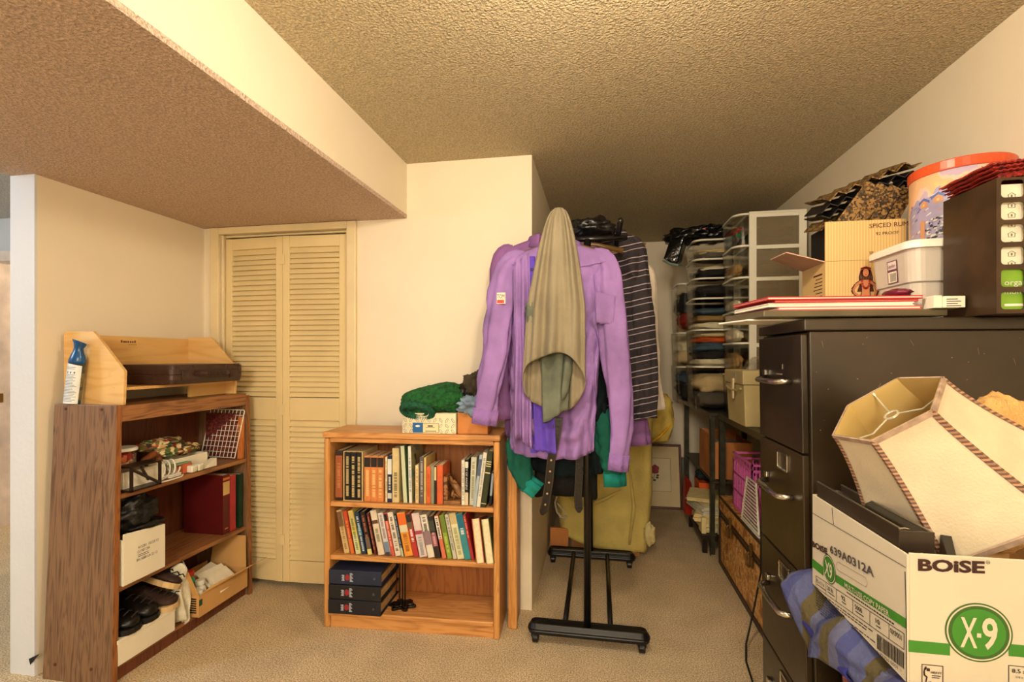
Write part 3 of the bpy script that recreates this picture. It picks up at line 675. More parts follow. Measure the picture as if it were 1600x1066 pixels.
bbook(.6955,.015,.217,0,Z1,.15,wh,'white paperback right of the carved bookend', title=(.1,.9,(.6,.6,.55)))
o = bbook(.7130,.0175,.220,0,Z1,.15,(.10,.10,.10),'black and white paperback titled CITY OF ANGELS on the top shelf', bands=[(.82,.95,(.90,.88,.80)),(.0,.28,(.86,.80,.66))])
m = MB().text('CITY OF ANGELS', (.0008,.0045,.200), (0,0,-1), (0,1,0), .009, .125); m.out('spine_print', M('white_ink', (.92,.90,.85), .5), o, world=False)
bbook(.7395,.026,.232,2.3,Z1,.15,(.80,.80,.70),'pale sage book leaning slightly right '+T_, title=(.1,.9,(.55,.55,.45)))
bbook(.7560,.015,.250,7.5,Z1,.16,(.66,.72,.74),'pale blue-white book leaning right beside the white one', yl=.005, bands=[(.60,.92,(.30,.36,.48))])
bbook(.7745,.018,.262,7.5,Z1,.17,(.88,.86,.78),'white book leaning right against the dark green book', yl=.005, title=(.2,.9,(.6,.6,.6)))
bbook(.7985,.026,.270,7.5,Z1,.18,(.17,.20,.09),'thick dark green book with cream lines leaning right on the top shelf', yl=.004, bands=[(.60,.62,(.85,.8,.6)),(.72,.735,(.85,.8,.6)),(.76,.775,(.85,.8,.6)),(.80,.815,(.85,.8,.6)),(.06,.07,(.85,.8,.6))])
bbook(.8270,.012,.165,5,Z1,.14,(.12,.12,.14),'thin black book in the right corner of the top shelf', bands=[(.3,.95,(.6,.66,.72))])
# ---- middle shelf paperbacks
S_ = 'on the middle shelf of the oak bookcase'
midb = [
 (.108,.027,.216,(.82,.72,.50),'cream and brown spined paperback, first on the left of the middle shelf',[(.62,.97,(.45,.33,.22))],(.1,.6,(.6,.45,.3))),
 (.138,.019,.214,(.76,.28,.16),'red-orange paperback second from the left '+S_,[(.0,.35,(.85,.45,.20))],(.35,.8,(.9,.6,.35))),
 (.168,.026,.216,(.86,.78,.35),'yellow and green paperback '+S_,[(.0,.45,(.80,.82,.62)),(.55,.97,(.78,.70,.42))],(.1,.8,(.35,.45,.25))),
 (.198,.022,.210,(.13,.22,.32),'navy and teal paperback right of the yellow one',[(.45,.62,(.20,.45,.55))],(.08,.9,(.75,.82,.85))),
 (.229,.024,.213,(.16,.11,.10),'black paperback with yellow foot label',[(.0,.13,(.86,.82,.50)),(.13,.4,(.42,.36,.32))],(.4,.9,(.7,.4,.3))),
 (.256,.012,.208,(.40,.14,.12),'thin dark maroon paperback beside the white one with a ring mark',None,(.1,.9,(.7,.5,.4))),
 (.287,.032,.222,(.86,.80,.70),'thick cream-white paperback with round dark ring mark',[(.70,.78,(.35,.25,.2))],(.3,.6,(.5,.5,.4))),
 (.322,.026,.211,(.84,.82,.80),'grey-white paperback with blue mountain foot',[(.08,.32,(.45,.52,.62)),(.0,.08,(.25,.22,.25))],(.4,.95,(.6,.5,.5))),
 (.347,.017,.212,(.80,.34,.28),'slim red paperback with black head band',[(.82,.98,(.10,.09,.09))],(.2,.8,(.92,.7,.6))),
 (.373,.028,.216,(.88,.84,.76),'cream paperback with dark stacked lettering',None,(.12,.92,(.35,.28,.25))),
 (.3955,.012,.212,(.14,.15,.18),'thin black paperback before the orange one',[(.0,.2,(.75,.78,.62))],(.2,.95,(.6,.7,.75))),
 (.427,.042,.216,(.90,.60,.22),'broad orange-yellow paperback with orange head panel',[(.72,.97,(.88,.42,.16)),(.55,.71,(.84,.80,.66))],(.1,.5,(.6,.35,.1))),
 (.463,.026,.214,(.72,.22,.20),'red paperback with black head band and white lettering',[(.80,.98,(.12,.12,.13)),(.66,.8,(.4,.35,.25))],(.35,.64,(.95,.92,.88))),
 (.500,.038,.216,(.86,.78,.76),'thick pale pink paperback with round red seal',[(.52,.60,(.62,.25,.30))],(.05,.45,(.55,.6,.6))),
 (.540,.033,.210,(.88,.85,.78),'white paperback with long black title',[(.30,.62,(.55,.45,.47))],(.62,.95,(.15,.15,.15))),
 (.573,.027,.203,(.17,.12,.10),'black and pink picture paperback',[(.28,.60,(.62,.32,.38)),(.65,.9,(.25,.27,.22))],(.3,.6,(.85,.7,.7))),
 (.604,.020,.210,(.84,.46,.34),'orange-footed paperback with white upper spine',[(.46,.98,(.88,.85,.78))],(.48,.93,(.15,.12,.12))),
 (.631,.023,.212,(.56,.66,.24),'lime green paperback '+S_,[(.6,.98,(.42,.50,.18))],(.15,.5,(.75,.8,.4))),
 (.657,.018,.217,(.80,.78,.70),'pale grey paperback right of the lime green one',None,(.2,.95,(.5,.5,.5))),
 (.686,.034,.224,(.86,.84,.66),'thick pale cream paperback beside the teal one',[(.76,1,(.78,.70,.50))],(.1,.7,(.62,.62,.45))),
 (.720,.033,.222,(.22,.55,.58),'teal paperback with blue head panel '+S_,[(.68,.98,(.10,.42,.52))],(.55,.68,(.9,.92,.9))),
 (.7445,.014,.219,(.66,.17,.18),'thin red paperback right of the teal one',None,(.5,.95,(.9,.6,.55)))]
for x, th, hg_, col, lab, bands, ti in midb:
    bbook(x, th*.97, hg_, -11.5, .3575, .13, col, lab, yl=.028, bands=bands, title=ti, group='leaning paperbacks on the middle shelf')
# two tipped hardbacks, page edges outward, tops leaning back
for i, (x, col, lab) in enumerate(((.782,(.78,.42,.26),'orange-covered hardback with page edges outward, left of the last two'),(.828,(.42,.42,.24),'green-covered hardback with page edges outward in the right corner'))):
    o = hbook('book', lab, (0,0,0), .038, .205, .155, col, back_to_front=True)
    R = Matrix.Rotation(ang,4,'Z') @ Matrix.Rotation(math.radians(-10),4,'Y') @ Matrix.Rotation(math.radians(-14),4,'X') @ Matrix.Rotation(-PI/2,4,'Z')
    o.rotation_euler = R.to_euler(); o.location = BM @ Vector((x-.012,-.012,.3585))
# ---- three binders stacked on the bottom shelf
bn = [M('binder_navy', (.13,.16,.25), .5, .1, 20, .1, 100), M('binder_black', (.10,.10,.11), .5, .1), M('binder_blackblue', (.09,.10,.13), .5, .1)]
for i in range(3):
    z = .0850+i*.0705
    o = thing('ring_binder', ['lowest black ring binder of the stack in the bookcase','middle black ring binder of the stack in the bookcase','navy blue ring binder on top of the stack in the bookcase'][i], 'ring binder', BM @ Vector((.035,-.020+.004*i,z)), ang+(.0,-.01,.012)[i], 'stacked ring binders')
    m = MB(); m.box(0,.268,0,.25,0,.004).box(0,.268,0,.25,.064,.068).box(0,.268,-.003,.001,0,.068)
    m.out('cover', bn[2-i], o, world=False, bevel=.002)
    m = MB(); m.box(.006,.258,.012,.225,.006,.046-.004*i); m.out('paper_stack', M('old_paper', (.72,.60,.40), .8, .15, 50), o, world=False)
    m = MB(); m.lathe([(.006,0),(.006,.002),(.003,.002)], 14, mx=Matrix.Translation((.232,-.003,.034)) @ Matrix.Rotation(PI/2,4,'X')); m.out('finger_hole', M('ring_metal', (.4,.4,.45), .3, metal=.8), o, world=False)
    m = MB()
    for k in range(8):
        m.box(.108,.124-.004*(k%3),-.0036,-.003,.014+k*.0055,.0175+k*.0055)
    for k in range(5): m.box(.066+.003*(k%2),.080,-.0036,-.003,.018+k*.006,.022+k*.006)
    m.out('spine_lettering', M('pale_print', (.75,.76,.80), .5), o, world=False)
    m = MB().ball((.095,-.003,.034), (.012,.0012,.015), 8); m.out('red_emblem', M('emblem_red', (.62,.16,.18), .5), o, world=False)
# ---- black plastic stand
st = thing('plastic_stand', 'black plastic stand with flower-shaped feet on the bookcase floor beside the binders', 'stand', BM @ Vector((.372,.085,.085)), ang)
m = MB()
for k in range(3):
    x = -.014+.014*k; m.box(x-.003,x+.003,-.004+.004*(k%2),.008,.0,.225)
m.out('posts', M('smoke_plastic', (.07,.05,.045), .15), st, world=False, bevel=.001)
m = MB()
pp = []
for k in range(48):
    a = 2*PI*k/48; r = .046+.012*math.cos(6*a); pp.append((r*1.25*math.cos(a), r*math.sin(a)))
m.prism(pp, 2, 0, .012); m.out('base_plate', M('smoke_plastic', (.07,.05,.045), .15), st, world=False, bevel=.002)
m = MB().prism([(x*.8+.004, y*.8) for x, y in pp], 2, .0125, .020); m.out('upper_plate', M('smoke_plastic', (.07,.05,.045), .15), st, world=False, bevel=.002)
# ---- things on the bookcase top (z .966)
tp = .9672
tx = thing('tissue_box', 'white tissue box with leaf pattern and blue label on the bookcase top', 'tissue box', BM @ Vector((.535,.05,tp)), ang)
MB().box(-.132,.132,-.05,.06,0,.098).out('carton', M('tissue_white', (.90,.86,.72), .55), tx, world=False, bevel=.002)
m = MB()
for i in range(9):
    for j in range(4):
        x = -.118+i*.0295; z = .012+j*.026; a = .6 if (i+j) % 2 else -.6
        if -.075 < x < .055 and z < .05: continue
        pts = [(x+.011*math.cos(t_)*math.sin(a)+.0045*math.sin(t_)*math.cos(a), z+.011*math.cos(t_)*math.cos(a)-.0045*math.sin(t_)*math.sin(a)) for t_ in [2*PI*k/10 for k in range(10)]]
        if max(p[1] for p in pts) > .097 or min(p[1] for p in pts) < .001 or max(abs(p[0]) for p in pts) > .131: continue
        m.tube([(p[0],-.0505,p[1]) for p in pts+[pts[0]]], .0008, 4, cap=False)
m.out('leaf_pattern', M('grey_print', (.30,.30,.30), .6), tx, world=False)
MB().box(-.080,-.030,-.0512,-.050,.004,.052).out('blue_label', M('label_blue', (.12,.38,.62), .5), tx, world=False)
MB().box(-.029,.048,-.0512,-.050,.006,.050).out('cream_label', M('label_cream', (.88,.82,.64), .6), tx, world=False)
m = MB().ball((-.055,-.0512,.036), (.012,.0008,.005), 6); m.out('white_emblem', white, tx, world=False)
m = MB().box(-.03,.049,-.0516,-.0512,.005,.0065).box(-.03,.049,-.0516,-.0512,.0495,.051).box(-.0305,-.029,-.0516,-.0512,.005,.051).box(.0475,.049,-.0516,-.0512,.005,.051).box(-.005,.020,-.0516,-.0512,.034,.040).box(-.015,.03,-.0516,-.0512,.028,.030)
for k in range(9): m.box(-.016+k*.006,-.0125+k*.006,-.0516,-.0512,.010,.015)
m.out('label_print', ink, tx, world=False)
cx_ = thing('cardboard_box', 'small open orange-brown cardboard box beside the tissue box', 'cardboard box', BM @ Vector((.742,.09,tp)), ang)
m = MB().box(-.070,.075,-.07,.07,0,.003).box(-.070,-.067,-.07,.07,.003,.105).box(.072,.075,-.07,.07,.003,.105).box(-.067,.072,-.07,-.067,.003,.100).box(-.067,.072,.067,.07,.003,.105)
m.out('box_body', M('cardboard_orange', (.80,.52,.28), .8), cx_, world=False)
knit = M('green_knit', (.10,.36,.16), .9, .35, 55, 1.0, 150)
gs = thing('sweater', 'bunched green cable-knit sweater on the tissue box', 'sweater', BM @ Vector((.53,.05,1.066)), ang)
def gsw(cx, cy, cz, rx, ry, rz_, seed, rot=0, nm='folded_body', amp=.16):
    m = MB(Matrix.Translation((cx,cy,cz)) @ Matrix.Rotation(rot,4,'Y')); m.blob((0,0,0), (rx,ry,rz_), amp, 1.6, 28, seed, sq=.75)
    return m.out(nm, knit, gs, world=False, smooth=True)
gsw(.0,.02,.062,.150,.085,.066,3,-.22)
gsw(.11,.03,.050,.060,.06,.055,12,-.3,'sleeve')
m = MB(Matrix.Translation((-.05,-.052,.008)) @ Matrix.Rotation(.5,4,'X') @ Matrix.Rotation(.2,4,'Y'))
n_ = 90
for r_, r2 in ((.058,.017),(.036,.010)):
    rings = []
    for i in range(n_+1):
        a = 2*PI*i/n_; rr_ = r2*(1+.10*math.cos(a*45))
        c = Vector((r_*1.25*math.cos(a), 0, r_*.62*math.sin(a))); d = Vector((math.cos(a),0,math.sin(a)))
        rings.append([c+d*rr_*math.cos(2*PI*k/8)+Vector((0,rr_*math.sin(2*PI*k/8),0)) for k in range(8)])
    m.loft(rings, (False, False))
m.out('ribbed_collar', M('green_rib', (.09,.33,.22), .9, .3, 60, .6, 150), gs, world=False, smooth=True)
cz = thing('clothes_bundle', 'crumpled olive and pale blue clothes stuffed in the small brown box', 'clothes', BM @ Vector((.742,.09,1.075)), ang)
MB().blob((.01,0,.115), (.062,.06,.062), .5, 2.4, 24, 21, mx=None).out('olive_garment', M('olive_cloth', (.24,.20,.12), .85, .2, 12, .4, 40), cz, world=False, smooth=True)
MB().blob((.0,-.02,.028), (.082,.075,.045), .5, 2.6, 24, 33).out('pale_blue_garment', M('paleblue_cloth', (.52,.60,.68), .85, .2, 12, .4, 40), cz, world=False, smooth=True)
MB().blob((-.035,.01,.075), (.05,.05,.055), .5, 2.6, 20, 41).out('black_garment', bl, cz, world=False, smooth=True)
# ================================================================ GARMENT RACK
rk = thing('garment_rack', 'black two-rail garment rack on casters standing on the carpet', 'garment rack', (-.05, 2.72, 0))
def foot(y, x0=-.325, x1=.228):
    m = MB(); n = 14
    P = rr(x0, x1, y-.040, y+.040, .038, 6); Q = rr(x0+.012, x1-.012, y-.028, y+.028, .027, 6); Q2 = rr(x0+.03, x1-.03, y-.016, y+.016, .015, 6)
    m.loft([[Vector((x,yy,.050)) for x, yy in P],[Vector((x,yy,.075)) for x, yy in P],[Vector((x,yy,.092)) for x, yy in Q],[Vector((x,yy,.096)) for x, yy in Q],[Vector((x,yy,.090)) for x, yy in Q2]])
    f = m.out('foot_bar', black, rk, smooth=False, bevel=.002)
    MB().tube([(x,yy,.066) for x, yy in P+[P[0]]], .0035, 5, cap=False).out('trim_ridge', black, f)
    for x in (x0+.035, x1-.035):
        m = MB(); m.lathe([(.012,-.016),(.024,-.013),(.024,.013),(.012,.016)], 18, mx=Matrix.Translation((x,y-.012,.025)) @ Matrix.Rotation(PI/2,4,'Y'))
        m.tube([(x,y-.012,.03),(x,y,.052)], .008, 8)
        m.box(x-.019,x+.019,y-.028,y+.006,.030,.050)
        m.out('caster', black, rk, bevel=.003)
foot(2.275); foot(3.17)
for x in (-.155, .055):
    MB().tube([(x,2.30,.078),(x,3.15,.078)], .0125, 12).out('floor_rail', blackm, rk, smooth=True)
for y in (2.275, 3.17):
    MB().tube([(-.05,y,.085),(-.05,y,1.88)], .0165, 14).out('post', blackm, rk, smooth=True)
    MB().tube([(-.22,y,1.88),(.13,y,1.88)], .012, 12).out('cross_arm', blackm, rk, smooth=True)
for x in (-.17, .09):
    MB().tube([(x,2.06,1.90),(x,3.25,1.90)], .0125, 12).out('hanging_rail', blackm, rk, smooth=True)
# ================================================================ GARMENTS
def garment(label, nm, cx, y, zt, hw, zh, dep, col, sleeves=(), cat='shirt', open_front=False, seed=1, collar=True, hem_drop=.03, buttons=None, cuffs=None, yoke=True, flare=1.0, group=None, neck=.075, hanger=True, shift=0, fk=1.0):
    o = thing(nm, label, cat, (cx, y, zh), 0, group)
    rnd = random.Random(seed)
    n = 96; rings = []
    ph = [rnd.uniform(0, 6.3) for _ in range(6)]
    N = 64
    for i in range(N+1):
        t = i/N
        if t < .10:
            s = t/.10; w = neck+(hw*.98-neck)*s**.9; z = zt-(.055*s**1.1); d = .045+(dep*.8-.045)*s
        else:
            s = (t-.10)/.90; w = hw*(1-.10*math.sin(min(1,s*3)*PI/2))*(1+(flare-1)*s); z = zt-.055-(zt-.055-zh)*s; d = dep*(.8+.2*math.sin(min(1,s*2)*PI/2))
        ring = []
        for k in range(n):
            a = 2*PI*k/n; ca_, sa_ = math.cos(a), math.sin(a)
            fo = max(0, t-.12)
            f = 1+fo*fk*(.24*math.sin(7*a+ph[0]+2.2*t)+.15*math.sin(13*a+ph[1]-3*t)+.07*math.sin(23*a+ph[2]+5*t))
            x = w*math.copysign(abs(ca_)**.75, ca_); yy = d*math.copysign(abs(sa_)**.8, sa_)*f
            q = Vector((x*6, sa_*2, z*4+seed*7)); wr = noise.noise(Vector((x*9+z*6, sa_*2, z*11-x*5+seed))); nn = (noise.noise(q)*.032+(.026*(1-2*abs(wr))-.013)+.011*noise.noise(Vector((x*26,sa_*4,z*18+seed))))*min(1, t*4)
            zz = z-(hem_drop*(sa_**2)*max(0, t-.8)*5 if t > .8 else 0)+noise.noise(Vector((x*9,seed,sa_)))*.014*t
            ring.append(Vector((cx+x+.2*nn+shift*t, y+yy+nn*(1 if sa_ < 0 else .6), zz)))
        rings.append(ring)
    MB().loft(rings, (True, False)).out('body', col, o, smooth=True, solid=.002)
    if yoke:
        m = MB(); m.tube([(cx-hw*.9,y-dep*.62,zt-.085),(cx-hw*.4,y-dep*.98,zt-.11),(cx,y-dep*1.08,zt-.12),(cx+hw*.4,y-dep*.98,zt-.11),(cx+hw*.9,y-dep*.62,zt-.085)], .0022, 5); m.out('yoke_seam', col, o)
    for si, (path, rad) in enumerate(sleeves):
        pts = [Vector(p) for p in path]
        # resample
        segs = 26; P = []; R_ = []
        for i in range(segs+1):
            t = i/segs*(len(pts)-1); a = min(int(t), len(pts)-2); f = t-a
            p0 = pts[max(a-1,0)]; p1 = pts[a]; p2 = pts[a+1]; p3 = pts[min(a+2,len(pts)-1)]
            P.append(.5*((2*p1)+(-p0+p2)*f+(2*p0-5*p1+4*p2-p3)*f*f+(-p0+3*p1-3*p2+p3)*f**3)); R_.append(rad[a]*(1-f)+rad[a+1]*f)
        rg = []
        for i, p in enumerate(P):
            r = R_[i]; ring = []
            tg = (P[min(i+1,segs)]-P[max(i-1,0)]).normalized(); ux = Vector((0,1,0)).cross(tg).normalized()*(-1 if tg.z < 0 else 1); uy = Vector((0,1,0))
            for k in range(36):
                a = 2*PI*k/36
                f = 1+.12*math.sin(5*a+si+i*.20+seed)+.16*noise.noise(Vector((math.cos(a)*1.5, math.sin(a)*1.5, i*.34+seed*3+si*9)))+.16*noise.noise(Vector((math.cos(a)*1.2+seed, i*.55+math.sin(a)*2.4, si*5)))
                ring.append(p+ux*(r*math.cos(a)*f)+uy*(r*.55*math.sin(a)*f))
            rg.append(ring)
        s_ = MB().loft(rg, (True, False)).out('sleeve', col, o, smooth=True, solid=.002)
        if cuffs:
            p = P[-1]; r = R_[-1]
            d = (P[-1]-P[-3]).normalized()
            MB().loft([[q+(q-p)*.10-d*.015 for q in rg[-1]],[q+(q-p)*.10+d*.055 for q in rg[-1]]], (True, False)).out('cuff', cuffs, s_, smooth=True, solid=.003)
    if collar:
        m = MB()
        rg = []
        for j, (r, z_) in enumerate(((neck*1.02,zt-.012),(neck*.98,zt+.022),(neck*1.25,zt+.012),(neck*1.45,zt-.025))):
            rg.append([Vector((cx+r*math.cos(a), y+r*.62*math.sin(a)-.004, z_-(.03 if j == 3 else 0)*max(0,-math.sin(a)))) for a in [PI*-.38+2*PI*.88*k/30 for k in range(31)]])
        m.loft(rg, closed=False); m.out('collar', col, o, smooth=True, solid=.003)
    if buttons:
        m = MB(); st = []
        for i in range(30):
            t = i/29; z = zt-.06-(zt-.06-zh)*t
            st.append((z, y-dep*1.16-.012-.010*math.sin(t*5)))
        x0 = cx+buttons[0]
        m.loft([[Vector((x0-.016+.01*math.sin(z*9),yy,z)),Vector((x0+.016+.01*math.sin(z*9),yy,z)),Vector((x0+.016+.01*math.sin(z*9),yy+.02,z)),Vector((x0-.016+.01*math.sin(z*9),yy+.02,z))] for z, yy in st])
        pl = m.out('placket', buttons[1], o, smooth=False)
        for i in range(2, 29, 4):
            z, yy = st[i]
            MB().lathe([(.006,0),(.0065,.002),(.004,.003)], 12, mx=Matrix.Translation((x0+.01*math.sin(z*9),yy-.0005,z)) @ Matrix.Rotation(PI/2,4,'X')).out('button', buttons[2], pl)
    if hanger:
        hm = M('hanger_wood', (.52,.40,.22), .4)
    return o
def hanger(label, cx, y, zb, hw, col, nm='clothes_hanger', dz=.05, rail=1.90):
    o = thing(nm, label, 'clothes hanger', (cx, y, zb))
    m = MB(); m.tube([(cx-hw,y,zb-dz),(cx-hw*.5,y,zb-dz*.35),(cx,y,zb),(cx+hw*.5,y,zb-dz*.35),(cx+hw,y,zb-dz)], [.011,.012,.013,.012,.014], 8); m.out('arms', col, o, smooth=True)
    m = MB(); m.tube([(cx-hw*.9,y,zb-dz-.002),(cx+hw*.9,y,zb-dz-.002)], .005, 6); m.out('trouser_bar', col, o)
    pts = [(cx,y,zb)]+[(cx+.024*math.sin(a), y, rail-.006+.024*math.cos(a)) for a in [PI*1.0-PI*1.35*k/10 for k in range(11)]]
    MB().tube(pts, .0022, 6).out('hook', chrome, o)
    return o
def cloth(n_, c, var=.10, bs=17, bump=.55): return M(n_, c, .85, var, 7, bump, bs, spec=.2)
pur = cloth('purple_cotton', (.58,.45,.69), .12); pur2 = cloth('purple_cotton_back', (.55,.38,.60), .12); vio = cloth('violet_inner', (.38,.28,.72), .1)
purc = cloth('purple_cuff', (.58,.44,.70), .1, 120, .4)
navyb = M('navy_button', (.10,.10,.25), .3)
hw_m = M('hanger_wood', (.45,.34,.18), .35)
# front purple shirt
g1 = garment('open purple long-sleeved button shirt, frontmost on the garment rack', 'shirt', -.178, 2.235, 1.845, .235, .905, .062, pur,
    sleeves=[([(-.330,2.235,1.800),(-.405,2.225,1.765),(-.437,2.195,1.62),(-.462,2.175,1.38),(-.490,2.155,1.20),(-.505,2.145,1.085)],[.030,.052,.062,.058,.052,.047]),
             ([(-.03,2.235,1.795),(.032,2.225,1.755),(.052,2.200,1.60),(.072,2.185,1.38),(.094,2.170,1.17),(.094,2.160,1.00),(.084,2.150,.90)],[.030,.050,.060,.060,.054,.044,.036])],
    buttons=(-.115, vio, navyb), cuffs=purc, seed=2, flare=.90, shift=-.035, fk=1.3)
m = MB(); m.box(-.452,-.412,2.150,2.151,1.575,1.625)
for i in range(4): pass
pa = m.out('chest_patch', M('patch_cream', (.85,.80,.72), .7), g1, 'small cream and red sleeve patch')
MB().text('TOM', (-.450,2.1495,1.600), (1,0,0), (0,0,1), .018, .034).out('patch_letters', ink, pa)
MB().box(-.450,-.418,2.1492,2.1498,1.578,1.592).out('patch_mark', M('patch_red', (.78,.25,.18), .6), pa)
# folds of the open left front panel
def panel(nm, label, P, col, par, nu=26, nv=30, th=.002, fold=.012, k=5, seed=0, tagd=None):
    """cloth panel between four corners (tl,tr,bl,br) with vertical folds"""
    tl, tr, bl_, br = [Vector(p) for p in P]
    nrm = (tr-tl).cross(bl_-tl).normalized()
    def fn(u, v):
        p = (tl*(1-u)+tr*u)*(1-v)+(bl_*(1-u)+br*u)*v
        return p+nrm*(fold*(.3+.7*v)*math.sin(u*2*PI*k+seed+v*2)+fold*1.2*noise.noise(Vector((u*3+seed, v*3, seed))))+Vector((0,0,.01*noise.noise(Vector((u*5, v, seed*2)))*v))
    m = MB(); m.grid(fn, nu, nv); return m.out(nm, col, par, label, smooth=True, solid=th)
panel('front_panel', None, [(-.375,2.145,1.75),(-.300,2.140,1.80),(-.365,2.122,.985),(-.285,2.118,.93)], pur, g1, k=2.5, fold=.014, seed=1)
panel('front_panel', 'violet inside of the open front', [(-.285,2.135,1.25),(-.20,2.135,1.25),(-.275,2.122,.925),(-.18,2.122,.91)], vio, g1, k=1.5, fold=.010, seed=4)
panel('pocket', None, [(-.015,2.150,1.62),(.075,2.165,1.60),(-.01,2.148,1.48),(.065,2.160,1.48)], pur, g1, k=1, fold=.003, seed=2, nu=8, nv=8)
hanger('wooden hanger inside the frontmost purple shirt', -.178, 2.24, 1.855, .20, hw_m)
# second purple shirt
g2 = garment('mauve-purple long-sleeved shirt directly behind the frontmost purple shirt', 'shirt', -.245, 2.405, 1.918, .252, .935, .055, pur2,
    sleeves=[([(-.42,2.405,1.868),(-.478,2.40,1.835),(-.490,2.385,1.62),(-.492,2.375,1.40),(-.487,2.370,1.20),(-.470,2.365,1.08)],[.026,.045,.055,.052,.048,.044])],
    cuffs=pur2, seed=5, flare=.95)
MB().box(-.500,-.475,2.330,2.331,1.70,1.74).out('sleeve_emblem', M('patch_orange', (.85,.55,.40), .7), g2, 'small orange emblem')
hanger('wooden hanger inside the second purple shirt, one end bare', -.12, 2.40, 1.895, .238, hw_m)
# cuff hanging down the middle
g2b = garment('dark blue-green shirt with teal cuffs hanging behind the purple shirts', 'shirt', -.155, 2.345, 1.80, .215, .80, .040, cloth('dark_teal', (.06,.10,.11)),
    sleeves=[([(-.30,2.30,1.2),(-.345,2.285,1.0),(-.368,2.275,.88),(-.345,2.27,.76),(-.325,2.265,.735)],[.05,.060,.055,.045,.036]),
             ([(.0,2.345,1.06),(.035,2.335,1.0),(.055,2.33,.90),(.070,2.33,.82),(.073,2.33,.785)],[.05,.075,.070,.058,.044])],
    cuffs=cloth('teal_cuff', (.12,.52,.48)), seed=8, collar=False, yoke=False)
for c in g2b.children:
    if c.name.startswith('sleeve'): c.data.materials[0] = cloth('teal_green', (.10,.36,.30))
# black trousers hanging below with two belts
tr = thing('trousers', 'black trousers hanging lowest in the middle of the garment rack', 'trousers', (-.15, 2.45, .64))
m = MB(); rg = []
for i in range(20):
    t = i/19; z = 1.75-(1.75-.635)*t; w = .125+.035*t
    rg.append([Vector((-.155+w*math.copysign(abs(math.cos(a))**.7, math.cos(a))+.01*math.sin(z*7), 2.47+(.030*(1+.35*math.sin(5*a+z*4)))*math.sin(a), z+.012*math.sin(3*a))) for a in [2*PI*k/36 for k in range(36)]])
m.loft(rg, (True, False)).out('trouser_legs', M('black_denim', (.05,.05,.055), .8, .3, 10, .4, 40), tr, smooth=True, solid=.002)
def belt(label, P, w=.019, holes=True, y=0):
    o = thing('belt', label, 'belt', (P[-1][0], P[-1][1], P[-1][2]))
    pts = [Vector(p) for p in P]; m = MB(); rg = []
    S = []
    for i in range(31):
        t = i/30*(len(pts)-1); a = min(int(t), len(pts)-2); f = t-a; S.append(pts[a].lerp(pts[a+1], f))
    for i, p in enumerate(S):
        ww = w*(1 if i < 28 else (.85 if i == 28 else .62 if i == 29 else .25))
        rg.append([p+Vector((-ww,0,0)), p+Vector((ww,0,0)), p+Vector((ww,.004,0)), p+Vector((-ww,.004,0))])
    m.loft(rg); m.out('strap', M('belt_black', (.07,.055,.045), .35, .2, 20, .2, 80), o, bevel=.001)
    if holes:
        m = MB()
        for i in range(9, 26, 3):
            p = S[i]; m.lathe([(.0045,0),(.0045,.0008)], 10, mx=Matrix.Translation(p+Vector((0,-.0001,0))) @ Matrix.Rotation(PI/2,4,'X'))
        m.out('eyelets', M('eyelet', (.72,.62,.48), .4, metal=.5), o)
    m = MB()
    for s in (-1, 1): m.tube([S[k]+Vector((s*(w-.003),-.0006,0)) for k in range(28)], .0008, 4)
    m.out('stitching', M('stitch', (.35,.30,.24), .8), o)
    return o
belt('black leather belt with metal eyelets hanging in front of the rack', [(-.172,2.135,1.07),(-.185,2.135,.98),(-.205,2.14,.88),(-.215,2.145,.78),(-.232,2.15,.68),(-.246,2.155,.63)])
belt('dark belt hanging behind the front post of the garment rack', [(-.085,2.31,1.0),(-.088,2.31,.80),(-.095,2.31,.68),(-.090,2.31,.60)], holes=False)
m = MB(); m.tube([(-.205,2.45,.635),(-.215,2.45,.60),(-.205,2.45,.555),(-.185,2.45,.53),(-.165,2.45,.525),(-.16,2.45,.54)], .006, 6); m.tube([(-.205,2.45,.60),(-.17,2.45,.56),(-.165,2.45,.54)], .004, 6)
m.out('drawstring', M('grey_cord', (.45,.42,.36), .7), tr, 'loose grey drawstring end')
# khaki trousers draped over the front end of the rail
kh = cloth('khaki', (.55,.51,.42), .08, 40, .25); khl = cloth('khaki_lining', (.40,.42,.36), .2)
kt = thing('trousers', 'khaki grey trousers draped over the front end of the garment rack with open hem', 'trousers', (-.20, 2.12, 1.15))
m = MB(); rg = []; N = 46; n = 96
for i in range(N+1):
    t = i/N; z = 1.972-(1.972-1.225)*(t**1.06)
    w = .018+.094*min(1, t*1.7)**.55+.022*t; cx = -.168-.020*t
    ring = []
    for k in range(n):
        a = 2*PI*k/n; ca_, sa_ = math.cos(a), math.sin(a)
        f = 1+.62*min(1, .30+t)*(1-t*.35)*(1-2*abs(math.sin(4.5*a+.5*t+.5)))*.8+.22*math.sin(13*a-2*t)
        low = max(0, t-.72)/.28
        zz = z+low*(-sa_*.125)+.008*math.sin(4*a)*low
        ring.append(Vector((cx+w*ca_, 2.092-.012*t+(.032+.022*t)*sa_*f*(.45 if t < .06 else 1), zz)))
    rg.append(ring)
rg = [[p for p in r_] for r_ in rg]
m.loft(rg, (True, False)).out('leg', kh, kt, smooth=True, solid=.003)
m = MB(); rg = []
for i in range(22):
    t = i/21; z = 1.38-.30*t; w = .060-.012*t; cx = -.190+.008*t
    rg.append([Vector((cx+w*math.cos(a)*(1+.18*math.sin(5*a+3*t)), 2.098+.022*math.sin(a)*(1+.3*math.sin(4*a)), z+.03*math.cos(a)*t)) for a in [2*PI*k/40 for k in range(40)]])
m.loft(rg, (True, True)).out('lining', khl, kt, smooth=True)
